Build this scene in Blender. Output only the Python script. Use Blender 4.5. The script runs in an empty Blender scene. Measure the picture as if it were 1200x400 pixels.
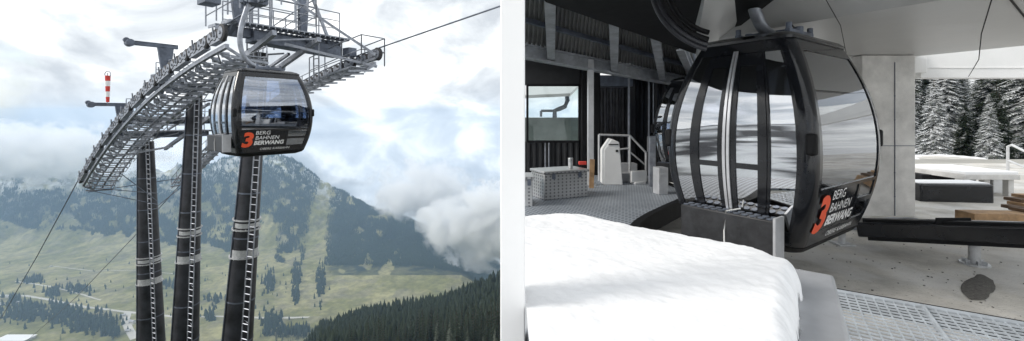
import bpy, math, random
import numpy as np
from mathutils import Vector, Matrix
R = math.radians
random.seed(7)
rng = np.random.default_rng(7)
C = bpy.context.scene.collection
S = bpy.context.scene

# ------------------------------------------------------------ camera, sky, sun, exposure
EYE, FPX, HOR = 1.6, 500.0, 135.0
cam = bpy.data.objects.new('camera', bpy.data.cameras.new('camera'))
C.objects.link(cam); S.camera = cam
cam.location = (0, 0, EYE); cam.rotation_euler = (R(90), 0, 0)
cam.data.sensor_width = 36; cam.data.lens = FPX / 1200 * 36
cam.data.shift_y = -(200 - HOR) / 1200
cam.data.clip_start = 0.05; cam.data.clip_end = 30000
S.view_settings.view_transform = 'Standard'; S.view_settings.look = 'None'
S.view_settings.gamma = 1; S.view_settings.use_curve_mapping = False
S.view_settings.exposure = 0.9
S.cycles.max_bounces = 10; S.cycles.transparent_max_bounces = 24
S.cycles.volume_bounces = 8
SUN_EL, SUN_AZ = R(34), R(-104)      # azimuth measured from +Y towards +X
world = bpy.data.worlds.new("World"); S.world = world; world.use_nodes = True
nt = world.node_tree; N = nt.nodes; Lk = nt.links; N.clear()
def wn(t, **k):
    n = N.new(t)
    for a, b in k.items(): setattr(n, a, b)
    return n
out = wn('ShaderNodeOutputWorld'); bg = wn('ShaderNodeBackground'); bg.inputs[1].default_value = 0.1
sky = wn('ShaderNodeTexSky', sky_type='NISHITA', sun_disc=False, sun_elevation=SUN_EL, sun_rotation=SUN_AZ)
tc = wn('ShaderNodeTexCoord'); mp = wn('ShaderNodeMapping'); mp.inputs['Scale'].default_value = (1, 1, 1.9)
mp.inputs['Location'].default_value = (3.1, 0.4, 0.35)
n1 = wn('ShaderNodeTexNoise'); n1.inputs['Scale'].default_value = 2.6; n1.inputs['Detail'].default_value = 8; n1.inputs['Distortion'].default_value = .35; n1.inputs['Roughness'].default_value = .52
r1 = wn('ShaderNodeValToRGB'); r1.color_ramp.elements[0].position = .30; r1.color_ramp.elements[1].position = .44
n2 = wn('ShaderNodeTexNoise'); n2.inputs['Scale'].default_value = 5.2; n2.inputs['Detail'].default_value = 9; n2.inputs['Distortion'].default_value = .5; n2.inputs['Roughness'].default_value = .56
r2 = wn('ShaderNodeValToRGB')
e = r2.color_ramp.elements
e[0].position = .37; e[0].color = (3.8, 4.05, 4.35, 1); e[1].position = .60; e[1].color = (8.3, 8.3, 8.2, 1)
m = e.new(.49); m.color = (5.2, 5.45, 5.65, 1)
mx = wn('ShaderNodeMix', data_type='RGBA')
Lk.new(tc.outputs['Generated'], mp.inputs['Vector'])
for n in (n1, n2): Lk.new(mp.outputs[0], n.inputs['Vector'])
Lk.new(n1.outputs['Fac'], r1.inputs[0]); Lk.new(n2.outputs['Fac'], r2.inputs[0])
Lk.new(r1.outputs['Color'], mx.inputs['Factor']); Lk.new(sky.outputs[0], mx.inputs['A']); Lk.new(r2.outputs['Color'], mx.inputs['B'])
Lk.new(mx.outputs['Result'], bg.inputs[0]); Lk.new(bg.outputs[0], out.inputs[0])
sun = bpy.data.objects.new('sun', bpy.data.lights.new('sun', 'SUN')); C.objects.link(sun)
sun.data.energy = 1.3; sun.data.angle = R(20); sun.data.color = (1, .95, .88)
sd = Vector((math.sin(SUN_AZ) * math.cos(SUN_EL), math.cos(SUN_AZ) * math.cos(SUN_EL), math.sin(SUN_EL)))
sun.rotation_euler = sd.to_track_quat('Z', 'Y').to_euler()

# ------------------------------------------------------------ helpers
def W(px, py, D): return Vector(((px - 600) / FPX * D, D, EYE - (py - HOR) / FPX * D))
def mat(name, col, rough=.6, metal=0., var=.25, scale=6., bump=0., col2=None, spec=None, detail=5, bscale=None, rvar=.1):
    m = bpy.data.materials.new(name); m.use_nodes = True
    n = m.node_tree.nodes; l = m.node_tree.links; b = n['Principled BSDF']
    t = n.new('ShaderNodeTexCoord'); a = n.new('ShaderNodeTexNoise'); a.inputs['Scale'].default_value = scale; a.inputs['Detail'].default_value = detail
    a.inputs['Roughness'].default_value = .62
    l.new(t.outputs['Object'], a.inputs['Vector'])
    r = n.new('ShaderNodeValToRGB'); r.color_ramp.elements[0].position = .32; r.color_ramp.elements[1].position = .68
    c1 = [max(0, c * (1 - var)) for c in col]; c2 = col2 or [min(1, c * (1 + var)) for c in col]
    r.color_ramp.elements[0].color = (*c1, 1); r.color_ramp.elements[1].color = (*c2, 1)
    l.new(a.outputs['Fac'], r.inputs[0]); l.new(r.outputs[0], b.inputs['Base Color'])
    mr = n.new('ShaderNodeMapRange'); mr.inputs['To Min'].default_value = max(.02, rough - rvar); mr.inputs['To Max'].default_value = min(1, rough + rvar)
    l.new(a.outputs['Fac'], mr.inputs['Value']); l.new(mr.outputs[0], b.inputs['Roughness'])
    b.inputs['Metallic'].default_value = metal
    if spec is not None: b.inputs['Specular IOR Level'].default_value = spec
    if bump:
        a2 = n.new('ShaderNodeTexNoise'); a2.inputs['Scale'].default_value = bscale or scale * 4; a2.inputs['Detail'].default_value = 4
        l.new(t.outputs['Object'], a2.inputs['Vector'])
        bp = n.new('ShaderNodeBump'); bp.inputs['Strength'].default_value = bump; bp.inputs['Distance'].default_value = .02
        l.new(a2.outputs['Fac'], bp.inputs['Height']); l.new(bp.outputs[0], b.inputs['Normal'])
    return m
def glass(name, tint, ior=1.6, base=.08):
    m = bpy.data.materials.new(name); m.use_nodes = True
    n = m.node_tree.nodes; l = m.node_tree.links; n.remove(n['Principled BSDF'])
    o = n['Material Output']; tr = n.new('ShaderNodeBsdfTransparent'); tr.inputs[0].default_value = (*tint, 1)
    g = n.new('ShaderNodeBsdfGlossy'); g.inputs['Roughness'].default_value = .02; g.inputs[0].default_value = (.95, .97, 1, 1)
    f = n.new('ShaderNodeFresnel'); f.inputs[0].default_value = ior
    ad = n.new('ShaderNodeMath'); ad.operation = 'ADD'; ad.use_clamp = True; ad.inputs[1].default_value = base
    t = n.new('ShaderNodeTexCoord'); a = n.new('ShaderNodeTexNoise'); a.inputs['Scale'].default_value = 1.3
    bp = n.new('ShaderNodeBump'); bp.inputs['Strength'].default_value = .035; bp.inputs['Distance'].default_value = .05
    l.new(t.outputs['Object'], a.inputs['Vector']); l.new(a.outputs['Fac'], bp.inputs['Height']); l.new(bp.outputs[0], g.inputs['Normal'])
    mx = n.new('ShaderNodeMixShader'); l.new(f.outputs[0], ad.inputs[0]); l.new(ad.outputs[0], mx.inputs[0])
    l.new(tr.outputs[0], mx.inputs[1]); l.new(g.outputs[0], mx.inputs[2]); l.new(mx.outputs[0], o.inputs[0])
    return m
class MB:
    def __init__(s): s.v = []; s.f = []
    def add(s, vs, fs):
        k = len(s.v); s.v += [tuple(p) for p in vs]; s.f += [tuple(k + i for i in f) for f in fs]; return s
    def frame(s, o, ax, ay, az, hx, hy, hz):
        o = Vector(o); vs = [o + ax * (i * hx) + ay * (j * hy) + az * (k * hz) for i in (-1, 1) for j in (-1, 1) for k in (-1, 1)]
        return s.add(vs, [(0, 1, 3, 2), (4, 6, 7, 5), (0, 4, 5, 1), (2, 3, 7, 6), (0, 2, 6, 4), (1, 5, 7, 3)])
    def box(s, c, d, yaw=0.):
        cx, sx = math.cos(yaw), math.sin(yaw)
        return s.frame(c, Vector((cx, sx, 0)), Vector((-sx, cx, 0)), Vector((0, 0, 1)), d[0] / 2, d[1] / 2, d[2] / 2)
    def bar(s, p, q, w, h=None, up=(0, 0, 1)):
        p, q = Vector(p), Vector(q); d = q - p; L = d.length
        if L < 1e-6: return s
        d /= L; up = Vector(up)
        if abs(d.dot(up)) > .97: up = Vector((1, 0, 0))
        sx = d.cross(up).normalized(); u = sx.cross(d)
        return s.frame((p + q) / 2, d, sx, u, L / 2, w / 2, (h or w) / 2)
    def tube(s, p, q, r, r2=None, n=8, cap=True):
        p, q = Vector(p), Vector(q); r2 = r if r2 is None else r2; d = (q - p).normalized()
        up = Vector((0, 0, 1)) if abs(d.z) < .95 else Vector((1, 0, 0)); a = d.cross(up).normalized(); b = a.cross(d)
        vs = []
        for c, rr in ((p, r), (q, r2)):
            for i in range(n):
                t = 2 * math.pi * i / n; vs.append(c + (a * math.cos(t) + b * math.sin(t)) * rr)
        fs = [(i, (i + 1) % n, n + (i + 1) % n, n + i) for i in range(n)]
        if cap: fs += [tuple(range(n - 1, -1, -1)), tuple(range(n, 2 * n))]
        return s.add(vs, fs)
    def path(s, pts, r, n=8):
        pts = [Vector(p) for p in pts]; vs = []; fs = []
        up = Vector((.12, .31, .94)).normalized()
        for i, c in enumerate(pts):
            d = (pts[min(i + 1, len(pts) - 1)] - pts[max(i - 1, 0)]).normalized()
            a = d.cross(up).normalized(); b = a.cross(d); rr = r[i] if isinstance(r, (list, tuple)) else r
            for k in range(n):
                t = 2 * math.pi * k / n; vs.append(c + (a * math.cos(t) + b * math.sin(t)) * rr)
        for i in range(len(pts) - 1):
            for k in range(n): fs.append((i * n + k, i * n + (k + 1) % n, (i + 1) * n + (k + 1) % n, (i + 1) * n + k))
        fs += [tuple(range(n - 1, -1, -1)), tuple(range((len(pts) - 1) * n, len(pts) * n))]
        return s.add(vs, fs)
    def prism(s, poly, z0, z1):
        n = len(poly); f0 = (lambda x, y: z0) if not callable(z0) else z0; f1 = (lambda x, y: z1) if not callable(z1) else z1
        vs = [(x, y, f0(x, y)) for x, y in poly] + [(x, y, f1(x, y)) for x, y in poly]
        return s.add(vs, [tuple(range(n - 1, -1, -1)), tuple(range(n, 2 * n))] + [(i, (i + 1) % n, n + (i + 1) % n, n + i) for i in range(n)])
    def build(s, name, m, parent=None, bevel=0., smooth=True, label=None):
        me = bpy.data.meshes.new(name)
        o0 = Vector(parent.matrix_world.translation) if parent and parent.parent is None else Vector((0, 0, 0))
        if parent:
            o0 = Vector((0, 0, 0)); p = parent
            while p: o0 += p.location; p = p.parent
        me.from_pydata([(x - o0.x, y - o0.y, z - o0.z) for x, y, z in s.v], [], s.f); me.validate(); me.update()
        if smooth:
            me.shade_smooth(); me.set_sharp_from_angle(angle=R(35))
        o = bpy.data.objects.new(name, me); C.objects.link(o); me.materials.append(m)
        if parent: o.parent = parent
        if bevel:
            b = o.modifiers.new('bevel', 'BEVEL'); b.width = bevel; b.segments = 2; b.limit_method = 'ANGLE'; b.angle_limit = R(50)
        if label: o['label'] = label
        return o
def thing(name, label, cat, loc=(0, 0, 0), group=None):
    o = bpy.data.objects.new(name, None); C.objects.link(o); o.location = loc; o.empty_display_size = .2
    o['label'] = label; o['category'] = cat
    if group: o['group'] = group
    return o
def tag(o, label, cat, group=None):
    o['label'] = label; o['category'] = cat
    if group: o['group'] = group
    return o
def copy_tree(o, parent=None):
    c = o.copy(); C.objects.link(c)
    if parent: c.parent = parent
    for ch in list(o.children): copy_tree(ch, c)
    return c
def struct(o): o['kind'] = 'structure'; return o

# ------------------------------------------------------------ materials
M = {}
M['galv'] = mat('galvanised_steel', (.30, .32, .36), .45, .55, .3, 5, .1)
M['galv_dark'] = mat('dark_steel', (.14, .16, .20), .5, .45, .3, 4, .1)
M['pole'] = mat('pole_paint', (.026, .027, .033), .45, .1, .7, 1.6, .1, detail=8, rvar=.2)
M['flange'] = mat('flange_zinc', (.52, .53, .54), .4, .4, .2, 9)
M['rubber'] = mat('rubber', (.03, .03, .033), .7, 0, .3, 10)
M['black'] = mat('black_gloss_paint', (.012, .013, .016), .16, 0, .3, 3)
M['blackmat'] = mat('black_matt', (.010, .010, .011), .65, 0, .3, 6, .1, spec=.2)
M['silver'] = mat('silver_strip', (.62, .63, .65), .3, .6, .1, 6)
M['seat'] = mat('seat_fabric', (.035, .035, .04), .8, 0, .4, 25, .2)
M['white'] = mat('white_paint', (.84, .84, .83), .5, 0, .03, 3)
M['partition'] = mat('partition_paint', (.9, .9, .9), .6, 0, .02, 3)
M['red'] = mat('signal_red', (.62, .05, .035), .5, 0, .12, 10)
M['orange'] = mat('logo_orange', (.86, .10, .03), .45, 0, .06, 10)
M['letter'] = mat('letter_white', (.8, .8, .8), .5, 0, .05, 10)
M['glass'] = glass('cabin_glass', (.72, .78, .88), 1.6, .17)
M['glassdoor'] = glass('door_glass', (.60, .63, .68), 1.9, .40)
M['glassend'] = glass('end_glass', (.10, .11, .12), 1.9, .40)
M['winglass'] = glass('station_glass', (.86, .9, .9), 1.4, 0)
M['concrete'] = mat('concrete', (.68, .67, .65), .85, 0, .22, 1.6, .25, bscale=40)
M['fairing'] = mat('fairing_panel', (.54, .54, .53), .38, 0, .06, 1.2)
M['beam_paint'] = mat('beam_paint', (.42, .44, .47), .5, .1, .25, 5, .1)
M['alu'] = mat('aluminium', (.50, .51, .52), .38, .6, .3, 12)
M['wood'] = mat('rough_timber', (.38, .24, .13), .8, 0, .35, 5, .3)
M['snow'] = mat('snow', (.92, .925, .935), .8, 0, .02, 8, .15, bscale=26)
M['boxgrey'] = mat('grey_cabinet', (.46, .47, .49), .45, .2, .12, 6)
M['rackgrey'] = mat('dark_grey_rack', (.024, .025, .028), .5, 0, .4, 9, .1)
M['blue'] = mat('blue_plastic', (.05, .1, .25), .5)

def pattern(name, base, dark, scale, rough=.5, metal=.4, yaw=0., thresh=.28):
    """perforated sheet: rows of dark holes in object coordinates"""
    m = bpy.data.materials.new(name); m.use_nodes = True
    n = m.node_tree.nodes; l = m.node_tree.links; b = n['Principled BSDF']
    t = n.new('ShaderNodeTexCoord'); mp = n.new('ShaderNodeMapping'); mp.inputs['Rotation'].default_value[2] = yaw; mp.inputs['Scale'].default_value = (scale, scale, scale)
    l.new(t.outputs['Object'], mp.inputs['Vector'])
    v = n.new('ShaderNodeTexVoronoi'); v.inputs['Randomness'].default_value = 0; v.inputs['Scale'].default_value = 1; v.voronoi_dimensions = '3D' if name == 'tread_plate' else '2D'
    l.new(mp.outputs[0], v.inputs['Vector'])
    r = n.new('ShaderNodeValToRGB'); r.color_ramp.elements[0].position = thresh; r.color_ramp.elements[1].position = thresh + .08
    r.color_ramp.elements[0].color = (*dark, 1); r.color_ramp.elements[1].color = (*base, 1)
    l.new(v.outputs['Distance'], r.inputs[0])
    a = n.new('ShaderNodeTexNoise'); a.inputs['Scale'].default_value = 1.3; a.inputs['Detail'].default_value = 6; l.new(t.outputs['Object'], a.inputs['Vector'])
    mx = n.new('ShaderNodeMix'); mx.data_type = 'RGBA'; mx.blend_type = 'MULTIPLY'; mx.inputs['Factor'].default_value = .6
    l.new(r.outputs[0], mx.inputs['A']); l.new(a.outputs['Color'], mx.inputs['B'])
    rr = n.new('ShaderNodeValToRGB'); rr.color_ramp.elements[0].position = .3; rr.color_ramp.elements[0].color = (.55, .55, .55, 1); rr.color_ramp.elements[1].position = .7; rr.color_ramp.elements[1].color = (1.1, 1.1, 1.1, 1)
    l.new(a.outputs['Fac'], rr.inputs[0]); l.new(rr.outputs[0], mx.inputs['B'])
    l.new(mx.outputs['Result'], b.inputs['Base Color']); b.inputs['Roughness'].default_value = rough; b.inputs['Metallic'].default_value = metal
    return m
M['deck'] = pattern('deck_grating', (.38, .42, .47), (.08, .09, .10), 13, .5, .05, R(-30))
M['tread'] = pattern('tread_plate', (.62, .62, .62), (.25, .25, .26), 16, .35, .6, R(45), .3)
M['rackcloth'] = pattern('rack_rim', (.02, .02, .02), (.35, .35, .35), 14, .5, .2, 0, .22)

# ------------------------------------------------------------ terrain
class VN:
    def __init__(s, seed): s.t = np.random.default_rng(seed).random((256, 256))
    def __call__(s, x, y, oct=5, gain=.5):
        x = np.asarray(x, float); y = np.asarray(y, float); o = 0; a = 1; tot = 0
        for k in range(oct):
            xi = np.floor(x).astype(int); yi = np.floor(y).astype(int); fx = x - xi; fy = y - yi
            fx = fx * fx * (3 - 2 * fx); fy = fy * fy * (3 - 2 * fy); t = s.t
            g = lambda i, j: t[(xi + i) & 255, (yi + j) & 255]
            o = o + a * ((g(0, 0) * (1 - fx) + g(1, 0) * fx) * (1 - fy) + (g(0, 1) * (1 - fx) + g(1, 1) * fx) * fy)
            tot += a; a *= gain; x = x * 2.03 + 17.3; y = y * 2.03 + 5.1
        return o / tot
vn, vn2, vn3 = VN(1), VN(2), VN(3)
def sm(a, b, x): t = np.clip((x - a) / (b - a), 0, 1); return t * t * (3 - 2 * t)
RX = np.array([-120, -40, 0, 60, 120, 200, 260, 305, 341, 382, 429, 481, 536, 575, 620, 700.])
RY = np.array([208, 206, 210, 202, 206, 198, 190, 183, 190, 217, 241, 261, 285, 308, 332, 362.])
SX = np.array([-200, 300, 345, 375, 437, 520, 586, 640, 760.])
SY = np.array([460, 460, 425, 386, 366, 352, 327, 312, 300.])
def yp_left(x, D):
    yr = np.interp(x, RX, RY) + 3 * (vn(x * .05, 3.3 + 0 * x, 4) - .5)
    base = 288 + 0 * x
    base = np.maximum(base, yr + 25)
    # rows between the valley and the ridge
    Ds = [1, 900, 1250, 1500, 1900, 2350, 2900, 3300, 4200, 5200]
    ys = [455 + 0 * x, 455 + 0 * x, 418 + 0 * x, 372 + 0 * x, np.maximum(322, base + 8), base, yr, yr + 14, yr + 80, yr + 190]
    out = np.array(ys[0], float)
    for i in range(len(Ds) - 1):
        t = np.clip((D - Ds[i]) / (Ds[i + 1] - Ds[i]), 0, 1)
        seg = (D >= Ds[i]) & (D <= Ds[i + 1])
        out = np.where(seg, ys[i] * (1 - t) + ys[i + 1] * t, out)
    # near forested spur
    sp = np.interp(x, SX, SY)
    Dsp = 620.
    up = np.clip((D - 60) / (Dsp - 60), 0, 1); near = (1 - up ** .55) * 470 + up ** .55 * sp
    dn = np.clip((D - Dsp) / 500, 0, 1); fall = sp * (1 - dn) + (out + 40) * dn
    s = np.where(D < Dsp, near, fall)
    k = sm(318, 350, x)
    return np.where(D < Dsp + 500, np.where(D < Dsp, out * (1 - k) + np.minimum(out, s) * k, np.minimum(out * (1 - k) + s * k, out + 40)), out)
PH0 = math.atan((-140 - 600) / FPX)
def height(phi, D):
    phi, D = np.broadcast_arrays(np.asarray(phi, float), np.asarray(D, float))
    ph = np.clip(phi, PH0, R(15)); x = 600 + FPX * np.tan(ph)
    z = EYE - (yp_left(x, D) - HOR) / FPX * D - 2.5
    X = D * np.tan(ph); g = sm(60, 1500, D)
    z = z + (.5 - np.abs(vn(X * .0042 + 50, D * .0028, 6) - .5) * 4) * 60 * sm(2150, 2600, D) + (vn2(X * .02, D * .02, 4) - .5) * 7 * g
    rr = D
    zr = -.62 - .0 * D - 1.7 * sm(20, 30, rr) + 42 * sm(55, 170, rr) * 1.0  + (vn(X * .2 + 9, D * .2, 4) - .5) * .5 * sm(12, 20, rr) * 2
    zb = -.8 + 58 * sm(8, 210, rr) + (vn(phi * 9 + 40, rr * .05, 5) - .5) * .08 * np.minimum(rr, 200) * sm(5, 60, rr)
    wr = sm(R(.5), R(14), phi)
    zf = z * (1 - wr) + zr * wr
    wb = np.maximum(sm(R(62), R(100), phi), sm(R(62), R(100), -phi))
    return zf * (1 - wb) + zb * wb
def kfac(phi): return 1 / np.cos(np.minimum(np.abs(phi), R(56.)))
def ground_pt(px, py, lo=1180, hi=3000):
    phi = math.atan((px - 600) / FPX); D = np.arange(hi, lo, -4.)
    z = height(np.full_like(D, phi), D); y = HOR - (z - EYE) / D * FPX
    i = int(np.argmin(np.abs(y - py))); return Vector(((px - 600) / FPX * D[i], D[i], z[i]))
fine = np.arange(PH0, R(2), .0021); phis = np.concatenate([np.arange(-math.pi, PH0 - .02, .04), fine, np.arange(R(2.4), R(56), .012), np.arange(R(57), math.pi - .02, .04)])
Ds = np.concatenate([np.geomspace(.8, 60, 36)[:-1], np.arange(60, 1250, 20), np.arange(1250, 3400, 9), np.geomspace(3420, 4900, 22)])
P, DD = np.meshgrid(phis, Ds, indexing='ij'); K = kfac(P); Z = height(P, DD)
VX, VY = DD * K * np.sin(P), DD * K * np.cos(P)
XP = 600 + FPX * np.tan(np.clip(P, PH0, R(15)))
YP = HOR - (Z - EYE) / DD * FPX
def forest_mask(x, y, D):
    nz = vn3(x * .035, y * .05, 4) ; nz2 = vn3(x * .12 + 9, y * .16, 3)
    yr = np.interp(x, RX, RY)
    mount = sm(.40, .50, nz + .25 * (nz2 - .5) + .10 * sm(180, 330, x) + .05) * (y < np.interp(x, [0, 150, 300, 355, 360, 420, 600], [262, 275, 298, 312, 352, 372, 380]) + 16 * (nz2 - .5))
    piste = np.exp(-((x - np.interp(y, [200, 250, 320, 365], [386, 374, 366, 368])) / np.interp(y, [200, 320, 360], [9, 17, 26])) ** 2) * (y > 210)
    piste2 = np.exp(-((x - 318 - (y - 240) * -.1) / 14) ** 2) * (y > 262)
    right = sm(383, 392, x) * (y > yr + 1)
    m = np.maximum(mount, right * .97 * (nz2 > .18)) * (1 - np.clip(piste * 1.6, 0, 1)) * (1 - np.clip(piste2 * 1.5, 0, 1))
    gap = sm(.60, .64, vn3(x * .09 + 33, y * .11 + 5, 3)) * .9
    m = m * (1 - gap * (x < 470))
    top = sm(yr + 22, yr + 3, y) * (x < 335); m = m * (1 - .55 * top)
    return m * (D > 1900)
FM = forest_mask(XP, YP, DD)
g1 = .5 + (vn(VX * .006, VY * .006, 7, .62) - .5) * 1.5; g2 = vn2(VX * .02, VY * .02, 4)
def lerp(a, b, t): return a * (1 - t[..., None]) + b * t[..., None]
A = np.array
col = lerp(A([.19, .185, .075]), A([.31, .285, .15]), np.clip((g1 - .35) * 3.2, 0, 1))
col = lerp(col, A([.23, .21, .15]), sm(.56, .66, g2) * .55)
col = lerp(col, A([.020, .030, .022]), np.clip(FM, 0, 1) * (.65 + .35 * sm(.35, .6, g2)))
yrr = np.interp(XP, RX, RY)
rock = sm(yrr + 70, yrr + 8, YP) * (XP < 345) * sm(.42, .6, vn3(XP * .11, YP * .2, 4)) * (DD > 2300)
col = lerp(col, A([.30, .30, .30]), rock * .6)
snowy = sm(yrr + 34, yrr + 1, YP) * (XP < 400) * sm(.42, .56, vn3(XP * .21 + 7, YP * .3, 4)) * (DD > 2300)
col = lerp(col, A([.75, .77, .8]), snowy * .6)
nears = (1 - sm(1000, 1250, DD)); col = lerp(col, A([.045, .055, .03]), nears)
wsn = sm(R(1), R(14), P); wsn = np.maximum(wsn, sm(R(62), R(80), -P)) ; col = lerp(col, A([.80, .81, .83]), wsn)
rk = sm(.46, .50, vn3(P * 14 + 20, DD * .11 + P * 3, 5)) * sm(R(62), R(80), -P); col = lerp(col, A([.07, .07, .075]), rk)
out_patch = (P > R(2)) & (P < R(56)) & (DD < 24)
col = lerp(col, A([.42, .41, .385]), out_patch * 1.)
nP, nD = P.shape
me = bpy.data.meshes.new('terrain')
V = np.stack([VX, VY, Z], -1).reshape(-1, 3)
i = np.arange(nP)[:, None]; j = np.arange(nD - 1)[None, :]; i2 = (i + 1) % nP
F = np.stack([i * nD + j, i2 * nD + j, i2 * nD + j + 1, i * nD + j + 1], -1).reshape(-1, 4)
me.vertices.add(len(V)); me.vertices.foreach_set('co', V.ravel())
me.loops.add(F.size); me.loops.foreach_set('vertex_index', F.ravel().astype(np.int32))
me.polygons.add(len(F)); me.polygons.foreach_set('loop_start', np.arange(0, F.size, 4, dtype=np.int32))
me.update(calc_edges=True); me.shade_smooth()
ca = me.color_attributes.new('tone', 'FLOAT_COLOR', 'POINT')
ca.data.foreach_set('color', np.concatenate([col.reshape(-1, 3), np.ones((len(V), 1))], 1).astype(np.float32).ravel())
tm = bpy.data.materials.new('terrain'); tm.use_nodes = True; n = tm.node_tree.nodes; l = tm.node_tree.links
at = n.new('ShaderNodeAttribute'); at.attribute_name = 'tone'; b = n['Principled BSDF']; b.inputs['Roughness'].default_value = .95; b.inputs['Specular IOR Level'].default_value = .1
nn = n.new('ShaderNodeTexNoise'); nn.inputs['Scale'].default_value = .03; nn.inputs['Detail'].default_value = 10; nn.inputs['Roughness'].default_value = .7
t_ = n.new('ShaderNodeTexCoord'); l.new(t_.outputs['Object'], nn.inputs['Vector'])
rr = n.new('ShaderNodeValToRGB'); rr.color_ramp.elements[0].position = .35; rr.color_ramp.elements[0].color = (.6, .6, .6, 1); rr.color_ramp.elements[1].position = .65; rr.color_ramp.elements[1].color = (1.25, 1.25, 1.2, 1)
l.new(nn.outputs['Fac'], rr.inputs[0]); mxx = n.new('ShaderNodeMix'); mxx.data_type = 'RGBA'; mxx.blend_type = 'MULTIPLY'; mxx.inputs['Factor'].default_value = 1
l.new(at.outputs['Color'], mxx.inputs['A']); l.new(rr.outputs[0], mxx.inputs['B']); l.new(mxx.outputs['Result'], b.inputs['Base Color'])
me.materials.append(tm)
terr = bpy.data.objects.new('terrain', me); C.objects.link(terr); struct(terr)

# haze over the valley
ZLO = float(Z.min()) - 1
hz = MB().box((0, 0, (ZLO + 70) / 2), (18400, 9900, 70 - ZLO))
hm = bpy.data.materials.new('haze'); hm.use_nodes = True; n = hm.node_tree.nodes; n.remove(n['Principled BSDF'])
pv = n.new('ShaderNodeVolumePrincipled'); pv.inputs['Color'].default_value = (.52, .74, 1, 1); pv.inputs['Density'].default_value = 1.25e-4; pv.inputs['Anisotropy'].default_value = .1
hm.node_tree.links.new(pv.outputs[0], n['Material Output'].inputs['Volume'])
hz = hz.build('haze', hm, smooth=False); hz['kind'] = 'stuff'; hz['label'] = 'pale blue haze filling the valley air'
# keep every sheet of terrain inside the haze: no more than 70 m above the station

# low cloud banks in the valley behind and on the ridge
def cloud(name, label, c, size, dens, scale, seed, lo=.42, hi=.62, yaw=0.):
    bpy_me = MB(); n_ = 18; vs = []; fs = []
    for i in range(n_ + 1):
        for j in range(2 * n_):
            a = math.pi * i / n_; b_ = math.pi * j / n_; vs.append((size[0] * math.sin(a) * math.cos(b_), size[1] * math.sin(a) * math.sin(b_), size[2] * math.cos(a)))
    for i in range(n_):
        for j in range(2 * n_): fs.append((i * 2 * n_ + j, (i + 1) * 2 * n_ + j, (i + 1) * 2 * n_ + (j + 1) % (2 * n_), i * 2 * n_ + (j + 1) % (2 * n_)))
    bpy_me.add(vs, fs); m = bpy.data.materials.new(name); m.use_nodes = True; n = m.node_tree.nodes; l = m.node_tree.links; n.remove(n['Principled BSDF'])
    v = n.new('ShaderNodeVolumePrincipled'); v.inputs['Color'].default_value = (1, 1, 1, 1); v.inputs['Anisotropy'].default_value = .2
    t = n.new('ShaderNodeTexCoord'); no = n.new('ShaderNodeTexNoise'); no.inputs['Scale'].default_value = scale; no.inputs['Detail'].default_value = 8; no.inputs['Roughness'].default_value = .6; no.inputs['Distortion'].default_value = .4
    mp_ = n.new('ShaderNodeMapping'); mp_.inputs['Location'].default_value = (seed, seed * .7, 0); mp_.inputs['Scale'].default_value = (1 / size[2], 1 / size[2], 1 / size[2])
    l.new(t.outputs['Object'], mp_.inputs['Vector']); l.new(mp_.outputs[0], no.inputs['Vector'])
    mu = n.new('ShaderNodeMapping'); mu.inputs['Scale'].default_value = (1 / size[0], 1 / size[1], 1 / size[2]); l.new(t.outputs['Object'], mu.inputs['Vector'])
    ln = n.new('ShaderNodeVectorMath'); ln.operation = 'LENGTH'; l.new(mu.outputs[0], ln.inputs[0])
    fr_ = n.new('ShaderNodeMapRange'); fr_.inputs['From Min'].default_value = .25; fr_.inputs['From Max'].default_value = 1.; fr_.inputs['To Min'].default_value = .75; fr_.inputs['To Max'].default_value = -.40
    l.new(ln.outputs['Value'], fr_.inputs['Value']); ad = n.new('ShaderNodeMath'); ad.operation = 'ADD'; n5 = n.new('ShaderNodeMath'); n5.operation = 'MULTIPLY_ADD'; n5.inputs[1].default_value = 3.2; n5.inputs[2].default_value = -1.1; l.new(no.outputs['Fac'], n5.inputs[0]); l.new(n5.outputs[0], ad.inputs[0]); l.new(fr_.outputs[0], ad.inputs[1])
    mr = n.new('ShaderNodeMapRange'); mr.inputs['From Min'].default_value = lo; mr.inputs['From Max'].default_value = hi; mr.inputs['To Max'].default_value = dens; l.new(ad.outputs[0], mr.inputs['Value'])
    l.new(mr.outputs[0], v.inputs['Density']); l.new(v.outputs[0], n['Material Output'].inputs['Volume'])
    o = bpy_me.build(name, m); o.location = c; o.rotation_euler.z = yaw; o['kind'] = 'stuff'; o['label'] = label
cloud('low_cloud', 'low cloud resting on the left part of the ridge', W(0, 178, 2500), (1150, 200, 210), .02, 2.4, 7.1, .36, .9)
cloud('low_cloud', 'pale cloud hanging right of the summit above the descending ridge', W(500, 226, 2450), (380, 160, 210), .03, 1.7, 5.3, .36, 1.0)
cloud('low_cloud', 'bright cloud spilling over the right shoulder of the ridge', W(578, 262, 2050), (380, 150, 240), .05, 1.8, 4.3, .26, .9)
cloud('low_cloud', 'thin wisp of cloud below the bank in front of the wooded slope', W(530, 310, 2200), (75, 60, 95), .02, 3.2, 1.7, .60, 1.2)
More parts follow.
